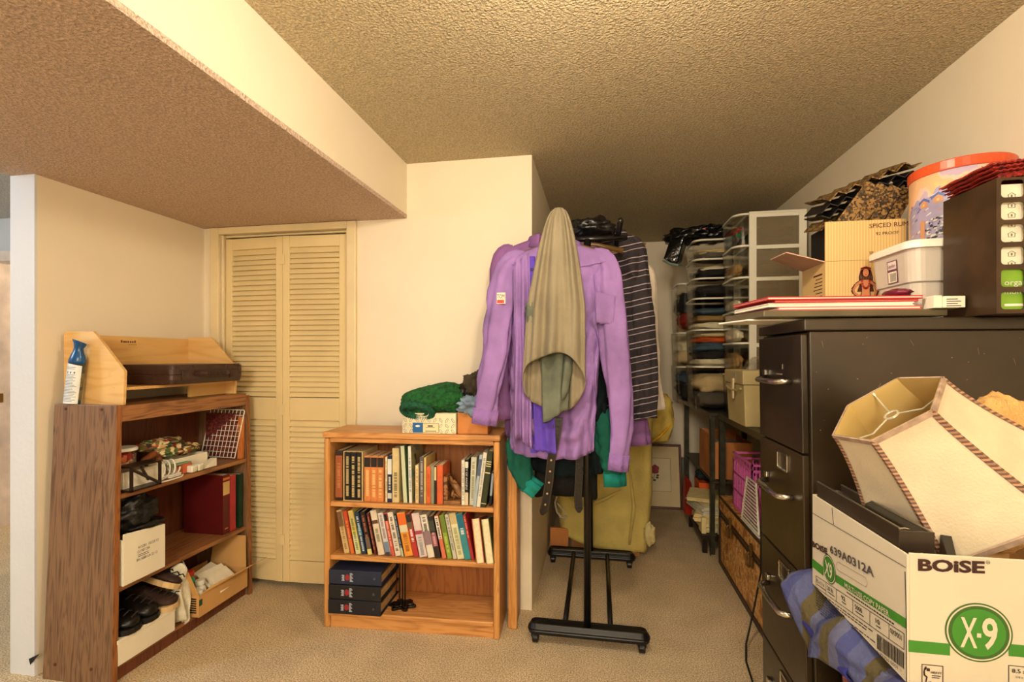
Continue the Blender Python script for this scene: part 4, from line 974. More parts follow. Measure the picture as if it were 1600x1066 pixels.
m = MB(); m.tube([(-.120,2.085,1.36),(-.128,2.078,1.27),(-.140,2.072,1.19),(-.150,2.072,1.15)], [.018,.022,.018,.006], 12, flat=.5); m.out('inner_seam', khl, kt, smooth=True)
m = MB().blob((-.275,2.09,1.52), (.032,.030,.060), .5, 3, 16, 3); m.out('pocket_bunch', khl, kt, smooth=True)
m = MB().blob((-.262,2.10,1.455), (.016,.016,.05), .3, 3, 12, 5); m.out('waist_tab', vio, kt, 'violet buttoned tab', smooth=True)
m = MB().lathe([(.007,0),(.007,.002),(.004,.003)], 14, mx=Matrix.Translation((-.262,2.082,1.458)) @ Matrix.Rotation(PI/2,4,'X')); m.out('button', M('blue_button', (.35,.45,.75), .3), kt)
# dark striped shirt and dark garments further back
stm = patterned('dark_stripe', [(.15,.12,.14,0),(.62,.56,.58,.42),(.15,.12,.14,.48),(.26,.22,.24,.60),(.15,.12,.14,.63),(.66,.60,.62,.80),(.15,.12,.14,.86)], 14, .85, 'slant', .15)
g3 = garment('dark shirt with thin white slanting stripes hanging on the right of the rack', 'shirt', .045, 2.55, 1.965, .190, 1.03, .055, stm,
    sleeves=[([(.13,2.55,1.93),(.185,2.545,1.89),(.205,2.535,1.70),(.225,2.53,1.45),(.238,2.53,1.20),(.240,2.53,1.03)],[.03,.045,.052,.052,.050,.046])], seed=11, yoke=False, flare=1.08)
hanger('hanger inside the dark striped shirt', .075, 2.55, 1.93, .16, hw_m, dz=.03)
g6 = garment('mauve shirt with one cuff showing below the dark striped shirt', 'shirt', .02, 2.665, 1.93, .19, 1.06, .045, pur2, sleeves=[([(.10,2.665,1.87),(.17,2.665,1.75),(.19,2.665,1.40),(.185,2.665,1.15),(.205,2.655,.98),(.212,2.65,.925)],[.03,.045,.050,.052,.050,.046])], cuffs=pur2, seed=21, yoke=False)
g4 = garment('black shirt hanging behind the dark striped shirt', 'shirt', .045, 2.78, 1.945, .195, 1.0, .05, cloth('black_cotton', (.07,.06,.07)), sleeves=[([(.15,2.78,1.88),(.205,2.78,1.80),(.235,2.78,1.5),(.245,2.78,1.2),(.245,2.78,1.04)],[.03,.045,.050,.048,.045])], seed=14, yoke=False)
m = MB(); m.blob((-.035,2.42,1.955), (.11,.10,.055), .3, 3, 22, 6)
tag(base(m.out('nylon_garment', M('black_nylon', (.06,.05,.05), .35, .3, 10, .3, 40), smooth=True), (-.035,2.42,1.90)), 'black nylon garment heaped on the rail behind the khaki trousers', 'clothes')
g5 = garment('white shirt hanging rearmost on the right of the garment rack', 'shirt', .09, 3.02, 1.90, .180, 1.0, .05, cloth('white_cotton', (.90,.84,.76)), sleeves=[([(.23,3.02,1.88),(.290,3.02,1.83),(.305,3.02,1.55),(.318,3.01,1.25),(.355,3.0,1.02)],[.03,.042,.042,.040,.035])], seed=17, yoke=False)
# ---- olive blanket over a mattress roll
ob = thing('blanket', 'olive yellow blanket wrapped around a tall bundle behind the garment rack', 'blanket', (.02, 3.45, 0))
om = cloth('olive_blanket', (.82,.75,.44), .08, 60, .35)
m = MB(); rg = []; N = 40; n = 88
for i in range(N+1):
    t = i/N; z = .045+1.08*t
    ring = []
    for k in range(n):
        a = 2*PI*k/n; ca_, sa_ = math.cos(a), math.sin(a)
        w = .338*(1-.16*max(0, .35-t)/.35-.06*math.sin(t*PI*.9)+.02); d = .125
        f = 1+.06*math.sin(5*a+2.5*t)+.06*math.sin(9*a-3*t)+.05*noise.noise(Vector((ca_*2, sa_*2, t*5)))
        zz = z+(.10*(1-t)**4*(-ca_)*(1 if ca_ < 0 else .15))+.03*math.sin(6*a)*max(0, .2-t)
        ring.append(Vector((.030+w*math.copysign(abs(ca_)**.72, ca_), 3.42+d*math.copysign(abs(sa_)**.7, sa_)*f, zz)))
    rg.append(ring)
m.loft(rg, (False, True)).out('wrap', om, ob, smooth=True, solid=.006)
m = MB(); m.tube([(-.24,3.28,.42),(-.10,3.275,.33),(.05,3.275,.40),(.15,3.28,.46)], [.008,.014,.012,.005], 8); m.tube([(.20,3.285,.62),(.23,3.28,.35),(.20,3.285,.10)], [.006,.012,.008], 8); m.out('fold', om, ob, smooth=True)
m = MB(); m.blob((.335,3.33,.16), (.035,.03,.07), .4, 3, 16, 7); m.out('corner_tuft', cloth('cream_corner', (.80,.74,.52)), ob, smooth=True)
MB().box(-.18,.27,3.36,3.48,.0,.90).out('inner_roll', M('brown_card2', (.66,.44,.24), .8), ob, 'brown inner bundle')
cbx = MB().box(-.325,-.20,3.315,3.335,.0,.17); tag(base(cbx.out('cardboard_sheet', M('cardboard_orange', (.80,.52,.28), .8), bevel=.002), (-.24,3.31,0)), 'brown cardboard slab standing at the lower left of the olive blanket', 'cardboard')
yb = thing('yellow_blanket', 'yellow blanket with orange satin border bulging right of the olive bundle', 'blanket', (.42, 3.62, .70))
m = MB(); m.blob((.40,3.63,.90), (.125,.09,.165), .2, 1.8, 22, 3, sq=.8); m.out('fold', cloth('yellow_fleece', (.82,.72,.36), .1, 90, .4), yb, smooth=True)
m = MB(); m.tube([(.36,3.545,.735),(.42,3.545,.775),(.475,3.56,.83),(.525,3.60,.90)], [.014,.020,.020,.014], 10, flat=.5); m.out('satin_border', M('orange_satin', (.90,.68,.16), .4, .1, 40), yb, smooth=True)
m = MB(); m.hexa([(.27,3.56,1.06),(.43,3.56,1.03),(.50,3.60,1.03),(.27,3.64,1.06)],[(.27,3.56,1.20),(.35,3.56,1.18),(.36,3.60,1.18),(.27,3.64,1.20)])
tag(base(m.out('cushion', cloth('beige_cushion', (.74,.62,.46)), bevel=.012), (.37,3.6,1.03)), 'beige cushion corner on top of the yellow blanket', 'cushion')
MB().box(.20,.335,3.57,3.70,0,.78).out('support_box', M('brown_card2', (.66,.44,.24), .8), yb, 'brown box beneath')
# ================================================================ PICTURES AGAINST THE BACK WALL
def picture(label, x0, x1, h, y0, lean, fw, fm, mat_, art):
    o = thing('framed_picture', label, 'picture', ((x0+x1)/2, y0, 0)); o.rotation_euler = (-lean, 0, 0)
    W2 = (x1-x0)/2
    m = MB().box(-W2,-W2+fw,0,.02,0,h).out('frame_side', fm, o, world=False, bevel=.004)
    m = MB().box(W2-fw,W2,0,.02,0,h).out('frame_side', fm, o, world=False, bevel=.004)
    m = MB().box(-W2+fw,W2-fw,0,.02,0,fw).out('frame_rail', fm, o, world=False, bevel=.004)
    m = MB().box(-W2+fw,W2-fw,0,.02,h-fw,h).out('frame_rail', fm, o, world=False, bevel=.004)
    MB().box(-W2+fw,W2-fw,.010,.016,fw,h-fw).out('mat_board', mat_, o, world=False)
    return o, W2
fr = M('mahogany_frame', (.36,.17,.11), .35, .15, 20)
o, W2 = picture('mahogany framed rose print leaning on the back wall', .270, .728, .565, 4.43, .22, .022, fr, M('mat_cream', (.90,.82,.64), .7, .03), None)
m = MB()
for a, b, c, d in ((-.135,.135,.150,.153),(-.135,.135,.437,.440),(-.135,-.132,.150,.440),(.132,.135,.150,.440)): m.box(a,b,.0093,.010,c,d)
m.out('inner_line', M('tan_line', (.62,.48,.32), .7), o, world=False)
MB().box(-.132,.132,.0096,.0101,.153,.437).out('print_sheet', M('print_cream', (.92,.86,.70), .7, .03), o, world=False)
m = MB()
for i, (x, z, r) in enumerate(((0,.335,.030),(-.018,.350,.018),(.018,.350,.018),(0,.362,.018),(.014,.322,.018),(-.014,.322,.018))): m.ball((x,.0095,z), (r,.0012,r*1.1), 8)
m.out('rose_bloom', M('rose_red', (.62,.25,.28), .7, .25, 60), o, world=False)
m = MB(); m.tube([(0,.009,.31),(-.01,.009,.27),(-.02,.009,.235)], .0018, 5)
for x, z in ((-.03,.265),(.018,.268),(-.04,.245),(.022,.288),(-.005,.245)): m.ball((x,.0092,z), (.013,.001,.008), 6)
m.out('rose_leaves', M('rose_green', (.25,.30,.18), .7), o, world=False)
o, W2 = picture('smaller framed print with green mat behind the rose print', .50, .800, .435, 4.53, .12, .012, M('oak_frame2', (.55,.36,.20), .4), M('mat_green', (.36,.44,.36), .7), None)
# ================================================================ METAL SHELVING AND BINS ALONG THE RIGHT WALL
grn = M('olive_steel', (.24,.23,.17), .45, .25, 20, metal=.3)
def rack_unit(label, x0, y0, y1, x1=1.25, mid=None, zt=.94):
    o = thing('metal_shelf', label, 'metal shelf', ((x0+x1)/2, (y0+y1)/2, 0))
    for y in (y0, y1-.035):
        for x in (x0, x1-.04):
            MB().box(x,x+.004,y,y+.035,0,zt).box(x+.004,x+.035,y+(.031 if y == y0 else 0),y+(.035 if y == y0 else .004),0,zt).out('leg', grn, o)
    MB().box(x0+.001,x1,y0,y1,zt,zt+.018).out('top_shelf', grn, o, bevel=.002)
    m = MB().box(x0-.003,x0,y0,y1,zt-.018,zt+.018); m.out('front_lip', M('lip_steel', (.42,.40,.32), .35, .1, metal=.5), o)
    if mid: MB().box(x0+.01,x1-.02,y0+.004,y1-.004,mid-.012,mid).out('middle_shelf', grn, o, bevel=.001)
    return o
rack_unit('olive metal shelf unit nearest the back wall under the drawer towers', .74, 3.44, 4.46, mid=.50)
rack_unit('olive metal shelf unit standing over the trunk behind the filing cabinet', .79, 2.24, 3.435)
frame_m = M('bin_frame', (.90,.88,.80), .35, .02)
clr2 = M('bin_clear', (.93,.91,.82), .12, 0, trans=1, ior=1.15, alpha=.38)
clrs = M('bin_smoky', (.55,.49,.38), .15, 0, alpha=.55, trans=0)
fabs = [cloth('fab_grey', (.38,.36,.34)), cloth('fab_cream', (.84,.76,.60)), cloth('fab_dark', (.16,.15,.16)), cloth('fab_orange', (.78,.34,.16)), cloth('fab_blue', (.28,.36,.44)), cloth('fab_red', (.60,.18,.15)), cloth('fab_green', (.18,.42,.26)), cloth('fab_tan', (.62,.50,.32)), cloth('fab_white', (.88,.85,.76))]
def tower(label, x0, x1, y0, y1, z0, levels, fills, posts=True, front_r=.07, nm='drawer_tower', smoky=True):
    """drawers open towards -x ; levels = list of z of the lips from bottom to top"""
    o = thing(nm, label, 'storage drawers', ((x0+x1)/2, (y0+y1)/2, z0))
    zs = [z0]+levels; xf = x0-(.09 if posts else 0)
    m = MB(); pw = .042
    if posts:
        for x in (x0, x1-pw):
            for y in (y0, y1-.02): m.box(x,x+pw,y,y+.02,z0,zs[-1])
        for z in zs[1:]:
            for y in (y0, y1-.02): m.box(x0+pw,x1-pw,y+.002,y+.018,z-.024,z)
        m.box(x0,x1,y0+.0,y1,zs[-1],zs[-1]+.012)
        m.out('frame', frame_m, o, bevel=.002)
        for i in range(len(zs)-1):
            MB().box(x0+pw,x1-pw,y0+.008,y0+.011,zs[i]+.002,zs[i+1]-.026).out('side_pane', clrs, o)
    for i in range(len(zs)-1):
        za, zb = zs[i]+.004, zs[i+1]-.006
        def outline(ins, r=front_r):
            a0, a1, b0, b1 = xf+ins, (x0 if posts else x1)-(0 if posts else ins), y0+ins+.004, y1-ins-.004
            P = []
            for cx, cy, st in ((a0+r, b1-r, PI/2), (a0+r, b0+r, PI)):
                P += [(cx+r*math.cos(st+PI/2*k/7), cy+r*math.sin(st+PI/2*k/7)) for k in range(8)]
            return [(a1, b1)]+P+[(a1, b0)]
        A, B_ = outline(.004), outline(.014)
        bn_ = MB(); bn_.loft([[Vector((x,y,za)) for x, y in B_],[Vector((x,y,zb)) for x, y in A],[Vector((x*.996+.004*x0,y,zb)) for x, y in outline(.0065)],[Vector((x,y,za+.003)) for x, y in outline(.0165)]], (False, False))
        bin_ = bn_.out('drawer', clr2, o, smooth=False)
        P = [Vector((x,y,zb+.001)) for x, y in A]
        MB().loft([[p+Vector(q) for p in P] for q in ((0,0,0),(0,0,.010))]+[[Vector((x,y,zb+.011)) for x, y in outline(.018)],[Vector((x,y,zb+.001)) for x, y in outline(.018)]], (False, False)).out('lip', frame_m, bin_, solid=.002)
        for q, (fm, fz, fh) in enumerate(fills[i] if i < len(fills) else []):
            hgt = (zb-za); c = ((xf+(x0 if posts else x1))/2, (y0+y1)/2+.0, za+hgt*fz)
            rx = max(.03, ((x0 if posts else x1)-xf)/2-.035)
            b = MB(); b.blob(c, (rx, (y1-y0)/2-.045, hgt*fh), .25, 2.2, 16, i*5+q+int(x0*30), sq=.7)
            b.out('folded_clothes', fabs[fm], bin_, smooth=True)
            if posts:
                b = MB(); b.blob(((x0+x1)/2, (y0+y1)/2, za+hgt*fz), ((x1-x0)/2-.05, (y1-y0)/2-.04, hgt*fh), .3, 2.4, 16, i*7+q, sq=.7); b.out('folded_clothes', fabs[fm], bin_, smooth=True)
    return o
tower('white framed clear drawer tower nearest the camera, behind the rum box', .911, 1.235, 3.19, 3.55, .960, [1.22,1.42,1.615,1.825,2.02,2.215],
    [[(0,.4,.3)],[(7,.4,.3)],[(8,.25,.2)],[(8,.22,.16)],[(7,.3,.2)],[(0,.35,.25),(5,.55,.15),(6,.45,.2)]])
tower('clear drawer stack with cream lips under the black garment bag', .655, 1.08, 3.575, 3.965, .960, [1.265,1.525,1.745,1.885,2.02,2.155],
    [[(1,.62,.22),(0,.25,.22)],[(8,.12,.12),(2,.32,.16),(4,.56,.16),(3,.75,.10),(1,.88,.08)],[(8,.15,.12),(7,.38,.12),(4,.62,.14)],[(2,.45,.35)],[(2,.4,.3),(8,.55,.2)],[(0,.30,.2),(1,.5,.16)]], posts=False)
tower('rearmost clear drawer stack beside the back wall', .610, 1.05, 4.02, 4.42, .960, [1.255,1.525,1.915],
    [[(2,.4,.35),(4,.7,.2)],[(1,.3,.25),(8,.6,.25)],[(5,.3,.2),(2,.6,.3)]], posts=False)
m = MB()
def bagf(u, v):
    x = .50+.50*u; return (x, 3.50+.42*v+.02*math.sin(u*9), 2.175-.0*u+.075*math.sin(PI*min(1, u*1.1))*math.sin(PI*v)-.17*max(0, .34-u)/.34+.018*noise.noise(Vector((u*9, v*7, 2)))+.02*abs(noise.noise(Vector((u*5, v*5, 5)))))
bag = thing('garment_bag', 'shiny black plastic garment bag sagging off the top of the clear drawer stack', 'garment bag', (.75, 3.7, 2.17))
m.blob((.66,3.74,2.215), (.155,.14,.050), .35, 3, 24, 3, sq=.8); m.blob((.83,3.74,2.225), (.11,.15,.055), .3, 3, 24, 8, sq=.8)
bagm = M('black_vinyl', (.04,.04,.05), .12, .3, 8, .5, 25)
m.out('bag_body', bagm, bag, smooth=True)
m = MB(); m.hexa([(.455,3.62,2.03),(.545,3.60,1.985),(.60,3.74,2.02),(.49,3.78,2.06)],[(.50,3.62,2.17),(.60,3.58,2.19),(.66,3.76,2.21),(.55,3.80,2.19)])
m.out('hanging_end', bagm, bag, bevel=.015, seg=3)
m = MB(); m.tube([(.455,3.61,2.03),(.50,3.60,1.998),(.548,3.595,1.985),(.595,3.66,1.998)], .010, 8); m.out('hem_binding', M('grey_green', (.45,.52,.46), .6), bag)
MB().blob((.77,3.615,2.235), (.045,.008,.012), .4, 8, 10, 2).out('pink_print', M('pink_mark', (.75,.45,.48), .5), bag)
# beige file tote
ft = thing('file_tote', 'beige plastic file tote with latch on the metal shelf behind the filing cabinet', 'file box', (.90, 2.95, .959))
bg = M('beige_plastic', (.84,.78,.58), .4, .04)
MB().hexa([(.775,2.785,.959),(1.05,2.785,.959),(1.05,3.125,.959),(.775,3.125,.959)],[(.765,2.775,1.185),(1.06,2.775,1.185),(1.06,3.135,1.185),(.765,3.135,1.185)]).out('body', bg, ft, bevel=.006)
MB().box(.757,1.066,2.767,3.145,1.186,1.262).out('lid', bg, ft, bevel=.006)
MB().box(.748,.758,2.93,2.965,1.10,1.215).out('latch', M('latch_cream', (.90,.84,.70), .4), ft, bevel=.003)
MB().box(.7555,.7570,2.90,2.96,1.225,1.245).out('latch_label', M('grey_lbl', (.75,.73,.68), .5), ft)
m = MB().tube([(.755,2.80,1.165),(.752,2.87,1.150),(.752,3.02,1.150),(.755,3.09,1.165)], .006, 8); m.out('handle', bg, ft)
gb = MB().lathe([(.085,.003),(.095,.005),(.075,.045),(.045,.072),(.01,.078)], 24, loc=(.88,2.86,1.262)); tag(base(gb.out('plastic_dome', clear, smooth=True), (.88,2.86,1.262)), 'clear plastic dome lid lying on the beige file tote', 'lid')
# ---- trunk
tk = thing('trunk', 'old brown steamer trunk with brass hardware and clasps under the metal shelf', 'trunk', (.99, 2.85, 0))
tkm = patterned('trunk_tex', [(.60,.40,.20,0),(.78,.56,.30,.40),(.88,.68,.40,.47),(.70,.48,.24,.53),(.90,.74,.48,.60),(.55,.36,.18,.68)], 14, .6, 'noise', .4)
MB().box(.775,1.22,2.28,3.34,.012,.325).out('body', tkm, tk, bevel=.004)
MB().box(.772,1.223,2.277,3.343,.333,.440).out('lid', tkm, tk, bevel=.006)
brs = M('old_brass', (.50,.38,.20), .4, .3, 30, metal=.7)
m = MB()
for z in (.312, .337): m.box(.768,.772,2.28,3.34,z,z+.014)
m.box(.768,.774,2.276,3.344,.0,.03).box(.768,.774,2.276,3.344,.425,.441)
m.out('edge_binding', M('trunk_binding', (.25,.17,.10), .5, .2, 20), tk)
for y in (2.292, 3.30):
    MB().box(.766,.771,y,y+.035,.03,.31).out('corner_strap', M('trunk_binding', (.25,.17,.10), .5, .2, 20), tk)
for y, nm in ((2.62,'lock'),(3.02,'clasp')):
    m = MB(); m.box(.758,.768,y,y+.05,.27,.325).box(.757,.768,y+.012,y+.038,.325,.385); m.tube([(.755,y+.025,.345),(.742,y+.025,.33),(.742,y+.025,.28),(.755,y+.025,.265)], .007, 8)
    m.out(nm, brs, tk, bevel=.002)
# ---- pink crate
pk = thing('plastic_crate', 'magenta pink plastic crate standing on the brown trunk', 'crate', (.94, 2.95, .442))
pkm = M('pink_plastic', (.93,.46,.80), .35, .05)
x0,x1,y0,y1,z0,z1 = .80,1.10,2.76,3.13,.443,.765
m = MB().box(x0,x1,y0,y1,z0,z0+.008); m.out('floor_panel', pkm, pk)
def lattice(a, b, fixed, axis, nm):
    m = MB(); L_ = b-a
    def bar(u0,u1,v0,v1,t=.005):
        if axis == 'x': m.box(u0,u1,fixed,fixed+t,v0,v1)
        else: m.box(fixed,fixed+t,u0,u1,v0,v1)
    for z in (z0+.008, z0+.10, z0+.20, z1-.045, z1-.012): bar(a,b,z,z+.012,.008)
    for k in range(9): u = a+(L_-.008)*k/8; bar(u,u+.008,z0+.02,z1-.04)
    for k in range(8): u = a+L_*(k+.5)/8; bar(u-.006,u+.006,z0+.02,z1-.06,.002)
    m.out(nm, pkm, pk)
lattice(y0,y1,x0,'y','side_wall'); lattice(y0,y1,x1-.008,'y','side_wall'); lattice(x0,x1,y0,'x','end_wall'); lattice(x0,x1,y1-.008,'x','end_wall')
wf = thing('slotted_rack', 'white slotted plastic rack leaning by the pink crate on the trunk', 'plastic rack', (.785, 2.72, .442))
m = MB(); P0 = Vector((.779,2.57,.458)); P1 = Vector((.779,2.86,.458)); T0 = Vector((.789,2.65,.69)); T1 = Vector((.789,2.80,.69))
m.tube([P0,T0,T1,P1,P0], .0055, 8); m.out('rim', white, wf)
m = MB()
for i in range(1, 13):
    t = i/13; a = P0.lerp(T0, t); b = P1.lerp(T1, t); m.tube([a,b], .0042, 6)
m.out('slats', white, wf)
m = MB().prism([(.773,2.56),(.796,2.56),(.796,2.87),(.773,2.87)], 2, .442, .450); m.out('base_tray', white, wf, bevel=.003)
# ---- low bench with papers, orange boxes, cardboard on shelf
bnch = thing('low_bench', 'low dark wooden bench holding paper piles beyond the trunk', 'bench', (.88, 3.72, 0))
MB().box(.69,1.06,3.48,4.06,.10,.125).out('board', dw, bnch, bevel=.003)
for x in (.70,1.02):
    for y in (3.49,4.0): MB().box(x,x+.03,y,y+.03,0,.099).out('leg', dw, bnch)
pm = [M('paper_a', (.92,.86,.66), .8, .06, 20), M('paper_b', (.90,.82,.58), .8, .06, 20), M('paper_c', (.86,.84,.74), .8, .06, 20)]
rn = random.Random(5)
lab = ['lowest of the paper piles on the low bench','yellowed paper pile second from the bottom on the low bench','paper pile in the middle of the low bench stack','loose sheets near the top of the low bench pile','spread topmost sheets on the low bench pile']
z = .126
for i in range(5):
    h_ = (.07,.055,.05,.035,.02)[i]; a = rn.uniform(-.35,.35); dx = rn.uniform(-.02,.03)
    m = MB(Matrix.Translation((.785+dx,3.665+rn.uniform(-.02,.02),z)) @ Matrix.Rotation(a,4,'Z'))
    for k in range(4):
        b = rn.uniform(-.006,.006); w_ = rn.uniform(-.01,.01); m.box(-.10+b-(.03 if i == 4 else 0),.11+b,-.145+w_,.145+w_,h_*k/4,h_*(k+.92)/4)
    tag(base(m.out('paper_pile', pm[i % 3]), (.82,3.58,z)), lab[i], 'papers', 'paper piles on the low bench'); z += h_+.001
m = MB(Matrix.Translation((.695,3.50,.0)) @ Matrix.Rotation(.0,4,'Z')); m.box(-.0,.03,-.0,.10,.127,.235)
tag(base(m.out('small_carton', pm[1], bevel=.002), (.74,3.45,.127)), 'small cream carton at the near corner of the low bench', 'carton')
om2 = M('orange_plastic', (.86,.36,.12), .45, .05); rdm = M('red_plastic', (.66,.16,.10), .45, .1)
oc = thing('orange_bin', 'bright orange box on the far end of the low bench', 'box', (.78, 3.92, .126))
MB().hexa([(.745,3.79,.126),(.86,3.79,.126),(.86,4.0,.126),(.745,4.0,.126)],[(.735,3.80,.40),(.84,3.80,.40),(.84,3.98,.40),(.735,3.98,.40)]).out('box_body', om2, oc, bevel=.003)
rb = MB().hexa([(.655,3.92,.127),(.725,3.86,.127),(.725,4.04,.127),(.655,4.04,.127)],[(.665,3.95,.41),(.695,3.87,.38),(.700,4.04,.38),(.665,4.04,.41)])
tag(base(rb.out('red_bag', rdm, bevel=.004), (.70,3.95,.127)), 'dark red upright packet left of the bright orange box', 'packet')
m = MB().blob((.80,3.90,.44), (.07,.07,.035), .5, 3, 16, 4); tag(base(m.out('dark_cloth', M('teal_black', (.12,.16,.16), .8, .5, 20), smooth=True), (.8,3.9,.40)), 'dark green-black cloth heaped on the orange box', 'cloth')
cbm = M('cardboard_orange', (.80,.52,.28), .8)
co = thing('cardboard_box', 'open brown cardboard box on the middle shelf of the metal unit', 'cardboard box', (.90, 3.68, .502))
x0,x1,y0,y1,z0,z1 = .755,1.02,3.50,3.88,.504,.755
m = MB().box(x0,x1,y0,y1,z0,z0+.004).box(x0,x0+.004,y0,y1,z0+.004,z1+.045).box(x1-.004,x1,y0,y1,z0+.004,z1).box(x0+.004,x1-.004,y0,y0+.004,z0+.004,z1).box(x0+.004,x1-.004,y1-.004,y1,z0+.004,z1+.04)
m.out('box_body', cbm, co)
MB().box(x0+.02,x1-.02,y0+.02,y1-.05,z0+.006,z1-.03).out('contents', paper, co, 'white paper contents')
m = MB().box(.80,1.05,3.50,3.84,.127,.30); tag(base(m.out('white_carton', cardi, bevel=.003), (.98,3.6,.127)), 'white carton under the middle shelf behind the paper piles', 'carton')
# ================================================================ FILING CABINET
fc = thing('filing_cabinet', 'black four-drawer metal filing cabinet with chrome handles', 'filing cabinet', (.89, 1.65, 0))
cab = M('cabinet_black', (.175,.135,.075), .30, .30, 4, .04, 30, spec=.6)
x0, x1, ya, yb = .560, 1.225, 1.462, 1.845
def shr(z): return -.055*(1-z/1.43)
def cbx_(m, a0, a1, b0, b1, c0, c1):
    return m.hexa([(a0,b0+shr(c0),c0),(a1,b0+shr(c0),c0),(a1,b1+shr(c0),c0),(a0,b1+shr(c0),c0)],[(a0,b0+shr(c1),c1),(a1,b0+shr(c1),c1),(a1,b1+shr(c1),c1),(a0,b1+shr(c1),c1)])
cbx_(MB(), x0+.012, x1, ya, yb, .0, 1.405).out('body', cab, fc, bevel=.003)
cbx_(MB(), x0-.002, x1+.002, ya-.003, yb+.003, 1.407, 1.440).out('top_panel', cab, fc, bevel=.004)
for i in range(4):
    zt_ = 1.398-i*.336; zb_ = zt_-.330
    if i == 3: zb_ = .055
    d = cbx_(MB(), x0-.006, x0+.0115, ya+.012, yb-.012, zb_, zt_).out('drawer_front', cab, fc, bevel=.003)
    zc = zt_-.165 if i else zt_-.165
    yc = (ya+yb)/2+shr(zc)
    # label holder
    if i:
        m = MB(); zl = zt_-.045; w2, h2 = .042, .028; yl = yc-.03
        for a, b, c, e_ in ((yl-w2,yl+w2,zl-h2,zl-h2+.006),(yl-w2,yl+w2,zl+h2-.006,zl+h2),(yl-w2,yl-w2+.006,zl-h2,zl+h2),(yl+w2-.006,yl+w2,zl-h2,zl+h2)): m.box(x0-.011,x0-.006,a,b,c,e_)
        m.out('label_holder', chrome, d, 'chrome label frame', bevel=.001)
    else:
        MB().box(x0-.008,x0-.006,yc-.035,yc+.01,zt_-.118,zt_-.114).box(x0-.008,x0-.006,yc-.04,yc-.038,zt_-.10,zt_-.085).out('scuff', M('scuff', (.6,.55,.45), .6), d)
    zh_ = zt_-.135
    m = MB(); m.tube([(x0-.006,yc-.105,zh_),(x0-.030,yc-.10,zh_),(x0-.040,yc-.085,zh_-.002),(x0-.042,yc,zh_-.003),(x0-.040,yc+.085,zh_-.002),(x0-.030,yc+.10,zh_),(x0-.006,yc+.105,zh_)], .0085, 10)
    m.out('drawer_handle', chrome, d, 'chrome bow handle', smooth=True)
    m = MB(); m.box(x0-.016,x0-.006,yc+.092,yc+.118,zh_+.012,zh_+.030); m.out('thumb_latch', chrome, d, bevel=.002)
m = MB()
rn = random.Random(3)
for i in range(60):
    x = rn.uniform(.58,1.15); z = rn.uniform(.80,1.39); y = ya+shr(z); s = rn.uniform(.0006,.0016)
    m.box(x-s,x+s,y-.0006,y-.0001,z-s,z+s)
for i in range(7):
    x = rn.uniform(.60,1.1); z = rn.uniform(1.20,1.39); y = ya+shr(z); m.tube([(x,y-.0004,z),(x+rn.uniform(-.01,.01),y-.0004,z-rn.uniform(.01,.035))], .0004, 4)
m.out('scratches', M('scratch', (.55,.45,.32), .7), fc)
hc = thing('storage_cabinet', 'dark storage cabinet hidden behind the filing cabinet beneath the rum box', 'cabinet', (1.0, 2.04, 0))
MB().box(.73,1.235,1.875,2.215,.0,1.425).out('body', cab, hc, bevel=.004)
MB().box(.725,1.24,1.870,2.22,1.426,1.440).out('top_panel', cab, hc, bevel=.003)
# ---- on top of the cabinet
q = [(.455,1.462),(.93,1.50),(.91,1.80),(.405,1.675)]
m = MB().prism([(.43,1.52),(.90,1.56),(.88,1.79),(.385,1.68)], 2, 1.4405, 1.4455)
tag(base(m.out('white_tray', white, bevel=.002), (.65,1.65,1.4405)), 'white plastic sheet under the dark board overhanging the cabinet top', 'tray')
m = MB().prism(q, 2, 1.4465, 1.4655)
tag(base(m.out('dark_board', M('board_grey', (.36,.32,.23), .4, .15), bevel=.003), (.68,1.63,1.4465)), 'flat dark grey board overhanging the front of the filing cabinet', 'board')
def folder(label, poly, z, th, m1, m2=paper):
    o = thing('folder', label, 'folder', (sum(p[0] for p in poly)/4, sum(p[1] for p in poly)/4, z), 0, 'folders stacked on the board')
    MB().prism(poly, 2, z, z+.0032).out('back_cover', m1, o); MB().prism([(a+(.002 if i in (0,3) else -.004), b) for i, (a, b) in enumerate(poly)], 2, z+.0033, z+th-.0033).out('sheets', m2, o)
    MB().prism(poly, 2, z+th-.0032, z+th).out('front_cover', m1, o)
redf = M('folder_red', (.72,.17,.18), .5, .05); pkf = M('folder_pink', (.84,.36,.36), .5, .05); whf = M('folder_white', (.90,.86,.80), .5, .05)
folder('lowest pink folder of the stack on the dark board', [(.50,1.48),(.87,1.505),(.86,1.74),(.46,1.70)], 1.4662, .010, pkf)
folder('white folder between pink and red ones on the dark board', [(.475,1.485),(.855,1.51),(.84,1.75),(.44,1.70)], 1.4766, .011, whf)
folder('upper red folder second from the top on the dark board', [(.49,1.48),(.865,1.51),(.85,1.745),(.45,1.71)], 1.4880, .007, redf)
folder('topmost red folder of the stack on the dark board', [(.47,1.475),(.875,1.508),(.86,1.76),(.435,1.70)], 1.4955, .009, redf)
m = MB().box(.905,.955,1.475,1.53,1.4665,1.497); m.box(.885,.904,1.48,1.53,1.4665,1.500)
ib = thing('card_box', 'small cream printed card box at the right end of the red folders', 'box', (.92,1.5,1.4662))
m.out('box_body', cardi, ib, bevel=.001)
m = MB()
for k in range(4): m.box(.911,.945-.008*(k%2),1.4745,1.4749,1.470+k*.006,1.472+k*.006)
m.out('print_lines', ink, ib)
m = MB().blob((.86,1.60,1.520), (.028,.05,.014), .2, 3, 14, 4); tag(base(m.out('spectacle_case', M('maroon_vinyl', (.42,.12,.20), .3), smooth=True), (.86,1.6,1.505)), 'small maroon case on the folders before the clear bin', 'case')
